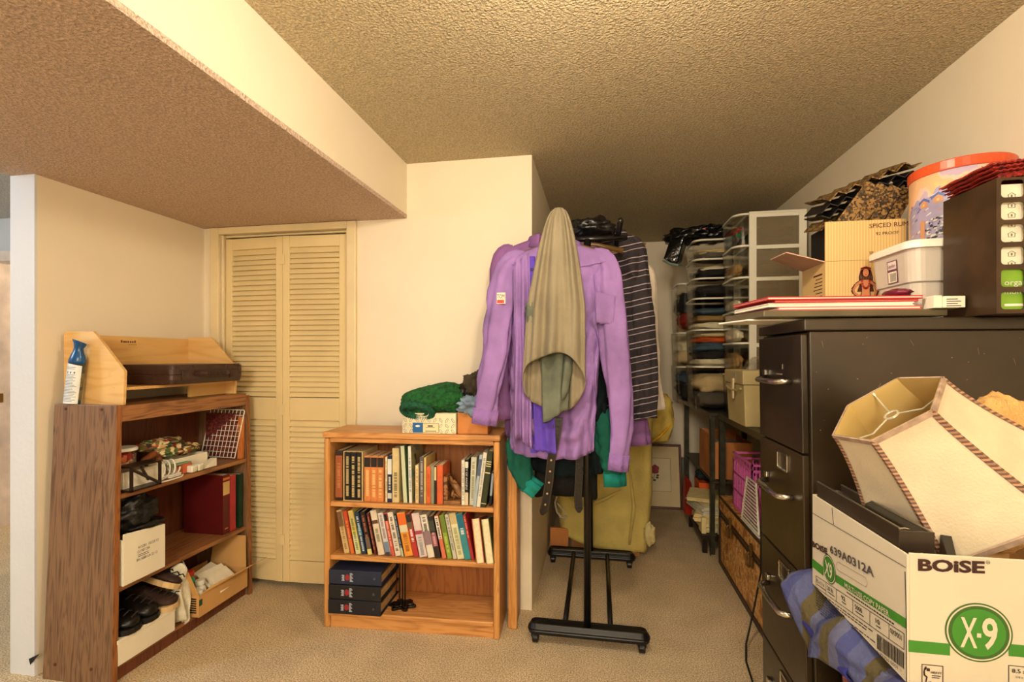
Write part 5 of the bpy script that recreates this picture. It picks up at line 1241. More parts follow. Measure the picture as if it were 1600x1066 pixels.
# ---- spiced rum box
rm = patterned('rum_stripes', [(.86,.74,.50,0),(.80,.66,.42,.5)], 110, .75, 'stripe', 0, 0)
rmx = thing('rum_box', 'cream striped cardboard spiced rum box with raised flaps beside the clear bin', 'cardboard box', (.90,1.955,1.441))
x0,x1,y0,y1,z0,z1 = .779,1.03,1.862,2.055,1.442,1.668
m = MB().box(x0,x1,y0,y1,z0,z0+.004).box(x0,x0+.004,y0,y1,z0+.004,z1).box(x1-.004,x1,y0,y1,z0+.004,z1).box(x0+.004,x1-.004,y0,y0+.004,z0+.004,z1).box(x0+.004,x1-.004,y1-.004,y1,z0+.004,z1)
m.out('box_body', rm, rmx)
ff = MB().box(x0,x1,y0,y0+.004,z1+.001,z1+.138).out('front_flap', rm, rmx)
m = MB()
m.poly([(x0,y0+.003,z1-.002),(x0,y1,z1-.002),(x0-.118,y1-.01,z1+.045),(x0-.122,y0+.01,z1+.037)], (0,0,.004)); m.out('side_flap', M('flap_inner', (.76,.62,.52), .8), rmx, 'side flap folded out, pinkish inner face')
m = MB(); m.text('SPICED RUM', (.917,y0-.0006,1.778), (1,0,.03), (0,0,1), .0155, .118); m.text('92 PROOF', (.937,y0-.0006,1.753), (1,0,.03), (0,0,1), .0105, .070); m.text('SP', (.917,y0-.0006,z1+.020), (1,0,0), (0,0,1), .010)
m.out('lettering', inkbrown, ff)
m = MB()
for k in range(12):
    z = 1.625-k*.0125; a = x0-.0004; m.box(a,a+.0004,1.885,1.955-.012*(k*7%4)/2,z,z+.003+(.003 if k == 0 else 0))
m.out('side_print', inkbrown, rmx)
# hula girl emblem: generic dancer figure
fg = MB(); Y = y0-.0008
def pl2(pts, i=0): fg.mat(i).poly([(.906+a, Y-.0004*i, 1.445+b) for a, b in pts], (0,.0005,0))
def disc(cx_, cz_, rx, rz_, i=0): pl2([(cx_+rx*math.cos(2*PI*k/16), cz_+rz_*math.sin(2*PI*k/16)) for k in range(16)], i)
def rib_(pts, w0, w1, i):
    n_ = len(pts)
    for k in range(n_-1):
        (ax_, az_), (bx_, bz_) = pts[k], pts[k+1]; l_ = math.hypot(bx_-ax_, bz_-az_); nx, nz = -(bz_-az_)/l_, (bx_-ax_)/l_
        wa = w0+(w1-w0)*k/(n_-1); wb = w0+(w1-w0)*(k+1)/(n_-1)
        pl2([(ax_-nx*wa,az_-nz*wa),(bx_-nx*wb,bz_-nz*wb),(bx_+nx*wb,bz_+nz*wb),(ax_+nx*wa,az_+nz*wa)], i)
for k in range(9): rib_([(-.014+k*.0035,.190),(-.020+k*.005,.165),(-.017+k*.0045,.140),(-.024+k*.0058,.115)], .0018, .0026, 0)   # wavy hair
disc(0,.183,.0135,.019,0); disc(0,.180,.0095,.0135,1)
rib_([(-.012,.152),(-.030,.140),(-.041,.122),(-.036,.108),(-.016,.098)], .0062, .0045, 0); rib_([(-.012,.152),(-.029,.139),(-.038,.122),(-.034,.109),(-.016,.099)], .0042, .0028, 1)
rib_([(.012,.152),(.028,.138),(.036,.118),(.030,.100),(.014,.092)], .0062, .0045, 0); rib_([(.012,.152),(.027,.137),(.033,.118),(.028,.102),(.014,.093)], .0042, .0028, 1)
pl2([(-.019,.088),(.019,.088),(.014,.115),(.017,.158),(-.017,.158),(-.014,.115)], 0); pl2([(-.016,.088),(.016,.088),(.0115,.115),(.014,.156),(-.014,.156),(-.0115,.115)], 1)
for k in range(9): t_ = k/8*PI; disc(-.012*math.cos(t_),.152-.026*math.sin(t_),.0042,.0042,2)
for k in range(6): disc(-.012+k*.0048,.198-.0015*abs(k-2.5),.0045,.0045,2)
for k in range(11): rib_([(-.017+k*.0034,.098),(-.026+k*.0052,.070),(-.031+k*.0062,.035),(-.033+k*.0066,.004)], .0024, .0034, 0 if k % 2 else 2)
rib_([(-.018,.098),(.018,.098)], .0035, .0035, 2)
for k in (-1, 1): disc(k*.004,.182,.0014,.0016,0)
disc(0,.1735,.0028,.0012,2)
fg.out('dancer_emblem', [inkbrown, M('skin_print', (.82,.52,.34), .7), M('red_print', (.66,.22,.14), .7)], rmx, 'brown and red dancer emblem')
# brown corrugated accordion stack
ac = thing('corrugated_sheets', 'stack of brown and black glittery corrugated sheets on the rum box', 'corrugated sheets', (.93,1.96,1.67))
acm = patterned('glitter_brown', [(.30,.22,.11),(.55,.42,.22),(.18,.13,.08),(.40,.30,.15)], 160, .5, 'vor', .4); blkc = M('black_card', (.07,.05,.05), .5)
for s in range(4):
    m = MB()
    def fz(u, v, s=s):
        x = .775+.31*u; zz = 1.800+.030*s+.115*min(1, u*1.15)-.05*max(0, u-.8)-.028*abs(((u*6+.5*s) % 1)-.5)*2*(.7)+.030*(1-v)*0
        return (x, 1.880+.15*v-.002*s, zz+.03*v)
    m.grid(fz, 48, 3, .004, (0,0,1)); m.out('sheet', acm if s in (0,3) else blkc, ac)
for s in range(4):
    m = MB(Matrix.Translation((.86+.052*s,1.868+.004*s,1.80)) @ Matrix.Rotation(.62-.05*s,4,'Y')); m.box(-.006,.0,.0,.14,-.02,.165-.012*s)
    m.box(-.04,-.006,.0,.003,-.02,.150-.012*s)
    m.out('sheet', acm, ac, 'standing sheet')
MB().box(.80,1.0,1.90,2.03,1.60,1.80).out('inner_sheets', blkc, ac)
# ---- clear bin with white lid
cbn = thing('storage_bin', 'clear plastic storage bin with white lid beside the black desktop file holder', 'storage bin', (1.04,1.70,1.441))
x0,x1,y0,y1 = .893,1.185,1.590,1.815
m = MB(); P = rr(x0+.02,x1-.02,y0+.02,y1-.02,.03); Q = rr(x0,x1,y0,y1,.035); Q2 = rr(x0+.003,x1-.003,y0+.003,y1-.003,.032); P2 = rr(x0+.023,x1-.023,y0+.023,y1-.023,.027)
m.loft([[Vector((x,y,1.442)) for x, y in P],[Vector((x,y,1.552)) for x, y in rr(x0+.012,x1-.012,y0+.012,y1-.012,.032)],[Vector((x,y,1.556)) for x, y in rr(x0+.006,x1-.006,y0+.006,y1-.006,.034)],[Vector((x,y,1.655)) for x, y in Q]], (True, False))
m.out('bin_body', M('bin_milky', (.90,.86,.80), .25, .03, alpha=.72, trans=.0), cbn, smooth=False)
m = MB(); m.loft([[Vector((x,y,1.652)) for x, y in rr(x0-.010,x1+.010,y0-.010,y1+.010,.04)],[Vector((x,y,1.668)) for x, y in rr(x0-.010,x1+.010,y0-.010,y1+.010,.04)],[Vector((x,y,1.676)) for x, y in rr(x0-.002,x1+.002,y0-.002,y1+.002,.036)],[Vector((x,y,1.676)) for x, y in rr(x0+.02,x1-.02,y0+.02,y1-.02,.03)]])
m.out('lid', white, cbn)
MB().blob((1.06,1.69,1.50), (.09,.07,.045), .3, 3, 18, 5, sq=.8).out('contents', fabs[6], cbn, smooth=True); MB().box(.94,1.06,1.64,1.76,1.45,1.545).out('contents', M('pinkish', (.85,.66,.60), .7), cbn)
lb = MB(); xl = x0-.0008
def lq(y0_, y1_, z0_, z1_, d=0, i=0):
    sx = .013*(1-(0))
    lb.mat(i).add([(xl+.009-d,y1_,z0_),(xl+.009-d,y0_,z0_),(xl+.003-d,y0_,z1_),(xl+.003-d,y1_,z1_)], [(0,1,2,3)])
m = MB(); 
def LQ(m, ya_, yb_, za_, zb_, d, i=0):
    fx = lambda z: x0+.006*(1-(z-1.552)/.10)-.0015-d
    m.mat(i).add([(fx(za_),yb_,za_),(fx(za_),ya_,za_),(fx(zb_),ya_,zb_),(fx(zb_),yb_,zb_)], [(0,1,2,3)])
LQ(m,1.660,1.712,1.562,1.632,0,0); LQ(m,1.664,1.708,1.605,1.629,.0006,1); LQ(m,1.664,1.708,1.565,1.598,.0006,2)
for k in range(9): LQ(m,1.668+k*.0035,1.6695+k*.0035,1.568,1.594,.0009,3)
lbo = m.out('label', [M('label_plum', (.42,.22,.32), .5), M('label_pale', (.88,.82,.80), .5), paper, ink], cbn, 'plum and white product label')
MB().text('Sterilite', (x0+.006*(1-(1.61-1.552)/.10)-.003,1.703,1.611), (0,-1,0), (0,0,1), .010, .034).out('lettering', M('label_plum', (.42,.22,.32), .5), lbo)
# ---- popcorn tin
tn = thing('gift_tin', 'large round tin with orange-red lid and painted winter village scene', 'tin', (1.105,1.73,1.677))
R_ = .1235
sky = patterned('tin_sky', [(.90,.74,.52,0),(.90,.70,.52,.46),(.86,.74,.66,.56),(.74,.66,.74,.62)], 9, .35, 'noise', 0)
MB().lathe([(R_-.002,.0),(R_,.002),(R_,.222),(R_-.002,.223)], 48).out('tin_body', sky, tn, world=False, smooth=True)
MB().lathe([(R_+.003,.213),(R_+.004,.216),(R_+.004,.240),(R_+.001,.243),(R_-.006,.242),(.02,.240)], 48).out('lid', M('tin_red', (.82,.32,.16), .25, .03), tn, 'orange-red lid', world=False, smooth=False)
art = MB()
def tw(pts, i, d=.0005):   # polygon wrapped on the tin: s = arc position in m from the side facing the room, z
    b = math.radians(-122)
    vs = [(R_*0+(R_+d)*math.cos(b+s/R_), (R_+d)*math.sin(b+s/R_), z) for s, z in pts]
    art.mat(i).add(vs, [tuple(range(len(pts)))])
def twr(s0, s1, za, zb, i, d=.0005):
    n_ = max(1, int((s1-s0)/.012))
    for k in range(n_): a = s0+(s1-s0)*k/n_; b = s0+(s1-s0)*(k+1)/n_; tw([(a,za),(b,za),(b,zb),(a,zb)], i, d)
# hills, houses, fences, stone wall: generic winter village
rn = random.Random(9)
hf = lambda s: .135+.30*(s+.12)+.008*math.sin(s*90)+.005*math.sin(s*210)
for k in range(40): s = -.16+k*.0045; tw([(s,.0),(s+.0046,.0),(s+.0046,hf(s+.0046)),(s,hf(s))], 2, .0004)
for k in range(90): s = rn.uniform(-.15,.02); z = rn.uniform(.06,1)*hf(s); a = rn.uniform(.006,.018); b = rn.uniform(.002,.007); tw([(s,z),(s+a,z+a*.4),(s+a*.9,z+b+a*.4),(s+a*.2,z+b)], rn.choice([1,1,3,2,4]), .0006+.00001*k)
for k in range(110):
    s = rn.uniform(-.085,-.02); z = rn.uniform(.002,.075); a = rn.uniform(.004,.012); tw([(s,z),(s+a,z+.001),(s+a*1.1,z+.005),(s+a*.3,z+.006)], rn.choice([0,0,2,3,3]), .0016+.00001*k)
for s, w_, z, h_ in ((-.022,.060,.085,.055),(-.100,.022,.115,.016),(-.062,.024,.122,.016)):
    twr(s, s+w_, z, z+h_, 4, .0013)
    for k in range(4): a = s+w_*k/4; b = s+w_*(k+1)/4; f = lambda t: z+h_+ (w_*.45)*(1-abs(t*2-1)); tw([(a,z+h_),(b,z+h_),(b,f((k+1)/4)),(a,f(k/4))], 4, .0013)
    for k in range(4): a = s-.006+(w_+.012)*k/4; b = s-.006+(w_+.012)*(k+1)/4; f = lambda t: z+h_-.004+(w_*.5)*(1-abs(t*2-1)); tw([(a,f(k/4)),(b,f((k+1)/4)),(b,f((k+1)/4)+.008),(a,f(k/4)+.008)], 5, .0016)
    tw([(s+w_*.35,z+h_*.35),(s+w_*.6,z+h_*.35),(s+w_*.6,z+h_*.75),(s+w_*.35,z+h_*.75)], 6, .0017)
twr(-.100,-.085,.01,.075,4,.0026); twr(-.030,-.005,.0,.08,4,.0012); tw([(-.005,.04),(.012,.04),(.012,.07),(-.005,.07)], 7, .0015)
twr(.085,.094,.13,.205,7,.0012)
for s0_, z0_, s1_, z1_ in ((.06,.15,.045,.205),(.055,.165,.075,.20),(.052,.18,.04,.19)): tw([(s0_,z0_),(s0_+.0025,z0_),(s1_+.0015,z1_),(s1_,z1_)], 0, .0018)
art.out('painted_scene', [M('p_dark', (.22,.20,.22), .4), M('p_blue', (.42,.44,.66), .4), M('p_lilac', (.66,.62,.74), .4), M('p_snow', (.86,.84,.80), .4), M('p_wall', (.80,.58,.42), .4), M('p_roof', (.35,.42,.66), .4), M('p_window', (.90,.76,.45), .4), M('p_red', (.74,.26,.20), .4)], tn, world=False)
# ---- black desktop file holder with papers, red mat on top
fh = thing('file_holder', 'black metal desktop file holder with rounded cut-outs on the cabinet top', 'file holder', (1.09,1.475,1.441))
x0,x1,y0,y1,z0,z1 = .963,1.215,1.385,1.572,1.442,1.775
dbm = M('holder_brown_black', (.26,.185,.11), .4, .25, 8, metal=.2)
MB().box(x0,x0+.004,y0,y1,z0,z1).out('side_plate', dbm, fh); MB().box(x1-.004,x1,y0,y1,z0,z1).out('side_plate', dbm, fh)
MB().box(x0+.004,x1-.004,y1-.004,y1,z0,z1).out('back_plate', dbm, fh); MB().box(x0+.004,x1-.004,y0,y1-.004,z0,z0+.004).out('bottom_plate', dbm, fh)
m = MB(); nc, nr = 4, 6; W3 = (x1-x0-.008)/nc; H3 = (z1-z0-.004)/nr
for i in range(nc):
    for j in range(nr):
        cx_ = x0+.004+W3*(i+.5); cz_ = z0+.004+H3*(j+.5); r = .008; hw_, hh = W3/2-.006, H3/2-.006
        O = rr(cx_-W3/2, cx_+W3/2, cz_-H3/2, cz_+H3/2, .0001, 4); I = rr(cx_-hw_, cx_+hw_, cz_-hh, cz_+hh, r, 4)
        for yy, fl_ in ((y0,0),(y0+.003,1)):
            vs = [(a,yy,b) for a, b in O]+[(a,yy,b) for a, b in I]; nn = len(O)
            fs = [(k,(k+1)%nn,nn+(k+1)%nn,nn+k) for k in range(nn)]; m.add(vs, fs if not fl_ else [f[::-1] for f in fs])
        vs = [(a,y0,b) for a, b in I]+[(a,y0+.003,b) for a, b in I]; nn = len(I); m.add(vs, [(k,nn+k,nn+(k+1)%nn,(k+1)%nn) for k in range(nn)])
m.out('perforated_front', dbm, fh)
pp_ = MB().box(x0+.008,x1-.008,y0+.014,y0+.020,1.55,1.762); po = tag(base(pp_.out('paper_sheet', paper), (1.09,1.40,1.55)), 'cream envelope sheet with small house marks inside the file holder', 'envelope')
m = MB()
for i in range(5):
    for j in range(8):
        a = 1.005+i*.045; b = 1.565+j*.024
        if b > 1.75: continue
        for s, e in (((a-.007,b-.005),(a+.007,b-.005)),((a-.007,b-.005),(a-.007,b+.003)),((a+.007,b-.005),(a+.007,b+.003)),((a-.009,b+.002),(a,b+.008)),((a+.009,b+.002),(a,b+.008))):
            m.tube([(s[0],1.3985,s[1]),(e[0],1.3985,e[1])], .0006, 4, cap=False)
        m.box(a-.0015,a+.0015,1.3982,1.3988,b-.003,b+.003)
m.out('house_marks', M('grey_print2', (.45,.42,.34), .7), po)
gp_ = MB().box(x0+.008,x1-.008,y0+.008,y0+.0125,1.449,1.558); go_ = tag(base(gp_.out('green_card', M('lime_card', (.50,.68,.18), .5, .1)), (1.09,1.40,1.45)), 'lime green printed card standing low in the file holder', 'card')
m = MB(); m.text('organic', (.985,1.3925,1.512), (1,0,0), (0,0,1), .014, .062).text('monthly', (.985,1.3925,1.490), (1,0,0), (0,0,1), .014, .066)
m.box(.985,1.045,1.3922,1.3926,1.460,1.466); m.out('lettering', M('white_ink', (.92,.90,.85), .5), go_)
rmt = thing('red_mat', 'red woven mat with ribbed edge draped over the file holder', 'woven mat', (1.10,1.47,1.776))
rdw = M('red_weave', (.58,.13,.10), .7, .4, 60, .8, 120)
for i in range(5):
    m = MB(); m.grid(lambda u, v, i=i: (.985-.012*i+.27*u*.93, 1.400-.008*i+.18*v, 1.7775+.0062*i+.020*math.sin(u*1.3)+.0016*math.sin(u*110)+.0015*math.sin(v*60)), 60, 12, .004, (0,0,1)); m.out('woven_layer', rdw, rmt)
m = MB(); m.tube([(.972+.25*t,1.394-.002*math.sin(t*80),1.780+.022*math.sin(t*1.3)+.0015*math.sin(t*130)) for t in [k/60 for k in range(61)]], .006, 6); m.out('ribbed_edge', rdw, rmt)
# ================================================================ BOISE BOX
bbx = thing('copy_paper_box', 'open white and green copy paper box lettered BOISE X-9 holding the lampshade', 'cardboard box', (.77,1.185,.744))
x0,x1,y0,y1,z0,z1 = .549,.992,.990,1.385,.745,.978
bwm = M('box_white', (.80,.76,.67), .6, .03, 4, .03, 20); bin_m = M('box_inner', (.80,.62,.38), .8)
t_ = .004
m = MB()
m.box(x0,x1,y0,y1,z0,z0+t_)
m.box(x0,x0+t_,y0,y1,z0+t_,z1-.0).box(x1-t_,x1,y0,y1,z0+t_,z1).box(x0+t_,x1-t_,y0,y0+t_,z0+t_,z1+.003).box(x0+t_,x1-t_,y1-t_,y1,z0+t_,z1)
m.out('box_body', bwm, bbx, bevel=.0012)
m = MB(); m.box(x0+t_,x0+t_+.002,y0+t_,y1-t_,z0+.01,z1-.003).box(x0+t_,x1-t_,y1-t_-.002,y1-t_,z0+.01,z1-.003).box(x1-t_-.002,x1-t_,y0+t_,y1-t_,z0+.01,z1-.003); m.out('brown_lining', bin_m, bbx)
grn_ = M('boise_green', (.22,.50,.14), .55, .03); dgr = M('boise_dark_green', (.20,.36,.12), .55, .03); brn = M('boise_brown', (.20,.08,.05), .6, .03)
FY = y0-.0005
def fbox(m, a, b, c, d, e=.0004): m.box(a,b,FY-e,FY,c,d)
m = MB(); fbox(m,x0+.002,.6165,.803,.824); fbox(m,.7065,x1-.001,.812,.833); m.out('green_band', grn_, bbx)
m = MB().text('BOiSE', (.566,FY-.0004,.9515), (1,0,.03), (0,0,1), .0205, .104, bold=.055); m.out('brand_lettering', brn, bbx)
m = MB().text('R', (.674,FY-.0004,.972), (1,0,0), (0,0,1), .003); m.tube([(.6752+.0028*math.cos(2*PI*k/16),FY-.0003,.9735+.0028*math.sin(2*PI*k/16)) for k in range(17)], .0003, 4); m.out('registered_mark', brn, bbx)
CX, CZ = .6605, .8485
def dsk(m, r, d): m.add([(CX+r*math.cos(2*PI*k/64), FY-d, CZ+r*math.sin(2*PI*k/64)) for k in range(64)], [tuple(range(64))[::-1] if False else tuple(range(64))])
bdg = MB(); dsk(bdg.mat(0), .0520, .0005); dsk(bdg.mat(1), .0495, .0007); dsk(bdg.mat(0), .0470, .0009); dsk(bdg.mat(2), .0415, .0011)
bdo = bdg.out('round_badge', [dgr, bwm, grn_], bbx, 'round green X-9 badge')
bdo.data.materials[0] = dgr
m = MB(); m.text('X', (.6315,FY-.0014,.822), (1,0,.01), (0,0,1), .0545, .026, bold=.02); m.text('-', (.6570,FY-.0014,.832), (1,0,.01), (0,0,1), .040, .0065, bold=.03); m.text('9', (.6650,FY-.0014,.823), (1,0,.01), (0,0,1), .0545, .0235, bold=.03); m.out('badge_lettering', bwm, bdo)
m = MB()
for a, b, c, d in ((.572,.606,.782,.7832),(.572,.5732,.746,.7832),(.6048,.606,.746,.7832)): fbox(m,a,b,c,d)
m.text('HEAVY', (.586,FY-.0004,.768), (1,0,0), (0,0,1), .0042, .0175, bold=.03); fbox(m,.588,.602,.7635,.7648); fbox(m,.588,.600,.760,.7612)
fgp = [(.5770,.772),(.5795,.775),(.5800,.779),(.5775,.7795),(.5760,.776),(.5745,.770),(.5750,.763),(.5790,.760),(.5775,.752),(.5795,.7515),(.5815,.761),(.5775,.765)]
m.add([(a,FY-.0004,b) for a, b in fgp], [tuple(range(len(fgp)))])
fbox(m,.580,.585,.7715,.7765); m.out('heavy_pictogram', brn, bbx)
m = MB()
for a, b, c, d in ((.706,x1-.004,.795,.796),(.706,.707,.746,.796)): fbox(m,a,b,c,d)
m.text('8.5 x 11', (.711,FY-.0004,.784), (1,0,0), (0,0,1), .007, .034, bold=.02); m.text('216 x 279 mm', (.716,FY-.0004,.775), (1,0,0), (0,0,1), .004, .03); m.out('size_panel', ink, bbx)
# left face: white sheet, crease, lettering that runs along the face (y decreasing = rightwards)
LX = x0-.0004
def up_(u): return (0,0,1)
SL = .095   # the printing climbs slightly
def lt(m, t, y, z, h, w, bold=0, sl=SL): m.text(t, (LX-.0006,y,z), (0,-1,sl), (0,sl,1), h, w, bold=bold)
def lbx(m, ya_, yb_, za_, zb_, h, d=.0003): # strip from (ya,za) to (yb,zb), ya>yb
    m.add([(LX-d,ya_,za_),(LX-d,yb_,zb_),(LX-d,yb_,zb_+h),(LX-d,ya_,za_+h)], [(0,1,2,3)])
m = MB(); m.mat(0); lbx(m, 1.383, .992, .9335-.005, .953, .0012, .0006); m.tube([(LX,1.276,.975),(LX,1.272,.955),(LX,1.268,.938)], .0007, 4); m.tube([(LX-.0002,.995,.945),(LX-.0002,.991,.86),(LX-.0002,.9905,.746)], .0006, 4); m.out('crease_lines', ink, bbx)
m = MB(); lbx(m, 1.384, 1.320, .789, .793, .022, .0006); lbx(m, 1.256, .992, .807, .843, .018, .0006); m.out('green_band', grn_, bbx)
m = MB(); lt(m,'BOiSE',1.383,.843,.014,.088,.055,.14); m.out('brand_lettering', brn, bbx)
m = MB(); lt(m,'639A0312A',1.283,.866,.018,.190,.03,.13); m.out('stamped_code', M('stamp_grey', (.30,.27,.28), .6), bbx)
m = MB()
def dsl(r, d, i): m.mat(i).add([(LX-d, 1.289-r*math.cos(2*PI*k/48), .823+r*math.sin(2*PI*k/48)) for k in range(48)], [tuple(range(48))])
dsl(.0335,.0007,0); dsl(.031,.0009,1); dsl(.029,.0011,0); dsl(.0262,.0013,2)
b2 = m.out('side_badge', [dgr, bwm, grn_], bbx, 'small green X9 badge')
m = MB(); m.text('X9', (LX-.0016,1.308,.806), (0,-1,0), (0,0,1), .034, .038, bold=.03); m.out('badge_lettering', bwm, b2)
m = MB(); m.text('MULTI-USE COPY PAPER', (LX-.0009,1.212,.8155), (0,-1,.135), (0,.135,1), .0105, .172, bold=.02); m.out('band_lettering', bwm, bbx)
m = MB()
lbx(m,1.363,.997,.774,.830,.0013); lbx(m,1.363,.997,.745,.801,.0013); lbx(m,1.363,1.3615,.745,.7455,.030)
lbx(m,.9985,.997,.802,.8022,.029)
for y in (1.307,1.255,1.180,1.112,1.045):
    z = .745+(1.363-y)*.153; lbx(m,y,y-.0014,z,z+.0002,.030)
for t, y, w_ in (('8.5 x 11 in',1.357,.044),('20 lb.',1.297,.032),('92',1.228,.018),('5000',1.168,.030),('10',1.088,.015),('0X9001',1.038,.036)):
    z = .745+(1.363-y)*.153; lt(m,t,y,z+.015,.0095,w_,.02,.153)
    if t != '0X9001': lbx(m,y,y-w_*1.1,z+.0085,z+.0085+w_*.16,.002)
rn = random.Random(4)
y = 1.205
while y > 1.03:
    w_ = rn.uniform(.003,.009); z = .811+(1.205-y)*.135; lbx(m,y,y-w_,z-.005,z-.005+w_*.135,.003); y -= w_+.002
for k in range(9):
    y = 1.362; z0_ = .737-k*.0062; ye = (1.10,1.13,1.22,1.10,1.15,1.24,1.18,1.22,1.30)[k]
    while y > ye:
        w_ = rn.uniform(.006,.018); z = z0_+(1.362-y)*.150; lbx(m,y,y-w_,z,z+w_*.15,.0022); y -= w_+.0035
y = 1.085
while y > .998:
    w_ = rn.choice([.001,.0018,.0028]); z = .752+(1.085-y)*.16; lbx(m,y,y-w_,z,z,.030); y -= w_+rn.choice([.0014,.002])
lt(m,'0 92356 0001 1',1.083,.744,.006,.08,0,.16)
m.out('printed_table', ink, bbx)
m = MB(); hp = rr(-.066,.066,-.0095,.0095,.009,6); m.tube([(LX-.0002,1.187-a,.857+b+a*.14) for a, b in hp+[hp[0]]], .0005, 4); m.out('hand_hole_outline', M('crease_tan', (.66,.60,.50), .7), bbx)
# binder standing in the box
rbn = thing('ring_binder', 'dark ring binder with silver edge standing in the copy paper box', 'ring binder', (.59,1.22,.80))
m = MB(); m.box(.556,.559,1.030,1.375,.78,1.012).box(.612,.615,1.030,1.375,.78,1.006).box(.556,.615,1.026,1.030,.78,1.009)
m.out('cover', M('binder_dark', (.20,.16,.12), .35, .2), rbn, bevel=.001)
m = MB(); m.box(.5555,.5595,1.027,1.375,1.0125,1.0145).box(.6115,.6155,1.027,1.375,1.0065,1.0085); m.out('metal_edge', steel, rbn, 'silver top edge')
MB().box(.566,.600,1.05,1.34,.79,.985).out('paper_stack', paper, rbn)
m = MB(); m.lathe([(.006,0),(.006,.002),(.003,.003)], 14, mx=Matrix.Translation((.592,1.0258,.965)) @ Matrix.Rotation(PI/2,4,'X')); m.out('rivet', chrome, rbn)
for y in (1.06, 1.33):
    m = MB(); m.tube([(.566+.017-.017*math.cos(a),y,.985+.017*math.sin(a)) for a in [PI*k/8 for k in range(9)]], .003, 6); m.box(.566,.600,y-.02,y+.02,.985,.988); m.out('ring', chrome, rbn)
m = MB().hexa([(.63,1.15,.80),(.70,1.15,.80),(.70,1.35,.80),(.63,1.35,.80)],[(.622,1.13,.975),(.68,1.11,.965),(.70,1.36,.985),(.625,1.36,.99)])
tag(base(m.out('cardboard_divider', M('cardboard_orange', (.80,.52,.28), .8), bevel=.002), (.66,1.25,.8)), 'brown cardboard insert between the dark binder and the lampshade', 'cardboard')
m = MB(); m.hexa([(.616,1.0,.80),(.640,1.0,.80),(.690,1.10,.80),(.665,1.12,.80)],[(.618,.998,.976),(.632,.997,.976),(.682,1.09,.985),(.668,1.10,.985)])
tag(base(m.out('black_folder', M('black_card', (.07,.05,.05), .5), bevel=.001), (.65,1.05,.8)), 'black folder wedged against the front of the lampshade', 'folder')
m = MB().blob((.93,1.335,1.06), (.062,.045,.180), .12, 2, 22, 4, sq=.6)
tag(base(m.out('fleece_throw', cloth('tan_fleece', (.82,.64,.40), .12, 140, .6), smooth=True), (.93,1.33,.90)), 'tan fleece throw rising behind the lampshade in the copy paper box', 'throw')
# ---- lampshade
ls = thing('lampshade', 'large cream hexagonal bell lampshade with striped ribs tilted in the copy paper box', 'lampshade', (.70,1.19,1.0))
LC = Vector((.621,1.198,1.224)); e1 = Vector((-.738,.3355,-.585)).normalized(); e3 = Vector((-.6398,-.0733,.765)).normalized(); e2 = e3.cross(e1)
Rt, Rb, Hh, EX = .1175, .202, .2585, 1.443
def hexpt(k, t, off=0):
    a = PI/3*k; r = Rt+(Rb-Rt)*t**EX+off; return LC-e3*Hh*t+(e1*math.cos(a)+e2*math.sin(a))*r
def hring(t, off=0, n_=6):
    P = []
    for k in range(6):
        a, b = hexpt(k, t, off), hexpt(k+1, t, off)
        for j in range(n_): P.append(a.lerp(b, j/n_))
    return P
shm = M('shade_linen', (.82,.76,.64), .75, .05, 12, .15, 200); shi = M('shade_lining', (.86,.74,.45), .7, .04)
for k in range(6):
    m = MB(); m.grid(lambda u, v, k=k: hexpt(k, v).lerp(hexpt(k+1, v), u), 6, 16); m.out('fabric_panel', shm, ls, smooth=True)
    m = MB(); m.grid(lambda u, v, k=k: hexpt(k, v, -.003).lerp(hexpt(k+1, v, -.003), u), 6, 16); m.out('lining_panel', shi, ls, smooth=True)
rib_m = patterned('rib_stripes', [(.72,.55,.42),(.42,.29,.22),(.60,.46,.36),(.36,.25,.2)], 60, .6, 'slant', .1)
for k in range(6):
    n0 = hexpt(k,0)-LC; m = MB(); rings = []
    for i in range(21):
        t = i/20; p = hexpt(k, t, .0015); a = (hexpt(k+1,t)-hexpt(k,t)).normalized(); b = (hexpt(k-1,t)-hexpt(k,t)).normalized(); w_ = .0075; out_ = (hexpt(k,t,.002)-hexpt(k,t)).normalized()*.0016
        rings.append([p+b*w_, p+b*w_+out_*.6, p+out_*1.4, p+a*w_+out_*.6, p+a*w_, p-out_])
    m.loft(rings); m.out('rib_trim', rib_m, ls, 'brown striped rib trim')
rim_m = M('rim_trim', (.66,.56,.48), .7, .2, 40)
for t, nm in ((0,'top_rim'),(1,'bottom_rim')):
    P = [hexpt(k, t, .001) for k in range(6)]; m = MB()
    for k in range(6):
        a, b = P[k], P[(k+1) % 6]; d = -e3*(.011 if t == 0 else -.011); o_ = ((a+b)/2-(LC-e3*Hh*t)).normalized()*.0022
        m.loft([[a-o_,a+o_,a+o_+d,a-o_+d],[b-o_,b+o_,b+o_+d,b-o_+d]])
    m.out(nm, rim_m, ls, 'brown-grey braid trim')
m = MB(); hub = LC-e3*.022
m.tube([hub+(e1*math.cos(a)+e2*math.sin(a))*.0135 for a in [2*PI*k/24 for k in range(25)]], .0028, 6)
for k in (0.5, 2.5, 4.5):
    a = PI/3*k; d = e1*math.cos(a)+e2*math.sin(a); m.tube([hub+d*.0135, hub+d*.06-e3*.004, LC-e3*.008+d*(Rt*.86)], .0019, 6); m.tube([LC-e3*.010+d*(Rt*.84), LC-e3*.004+d*(Rt*.86)], .004, 6)
m.out('spider_fitting', M('cream_metal', (.82,.78,.66), .4, metal=.3), ls, 'wire spider fitting')
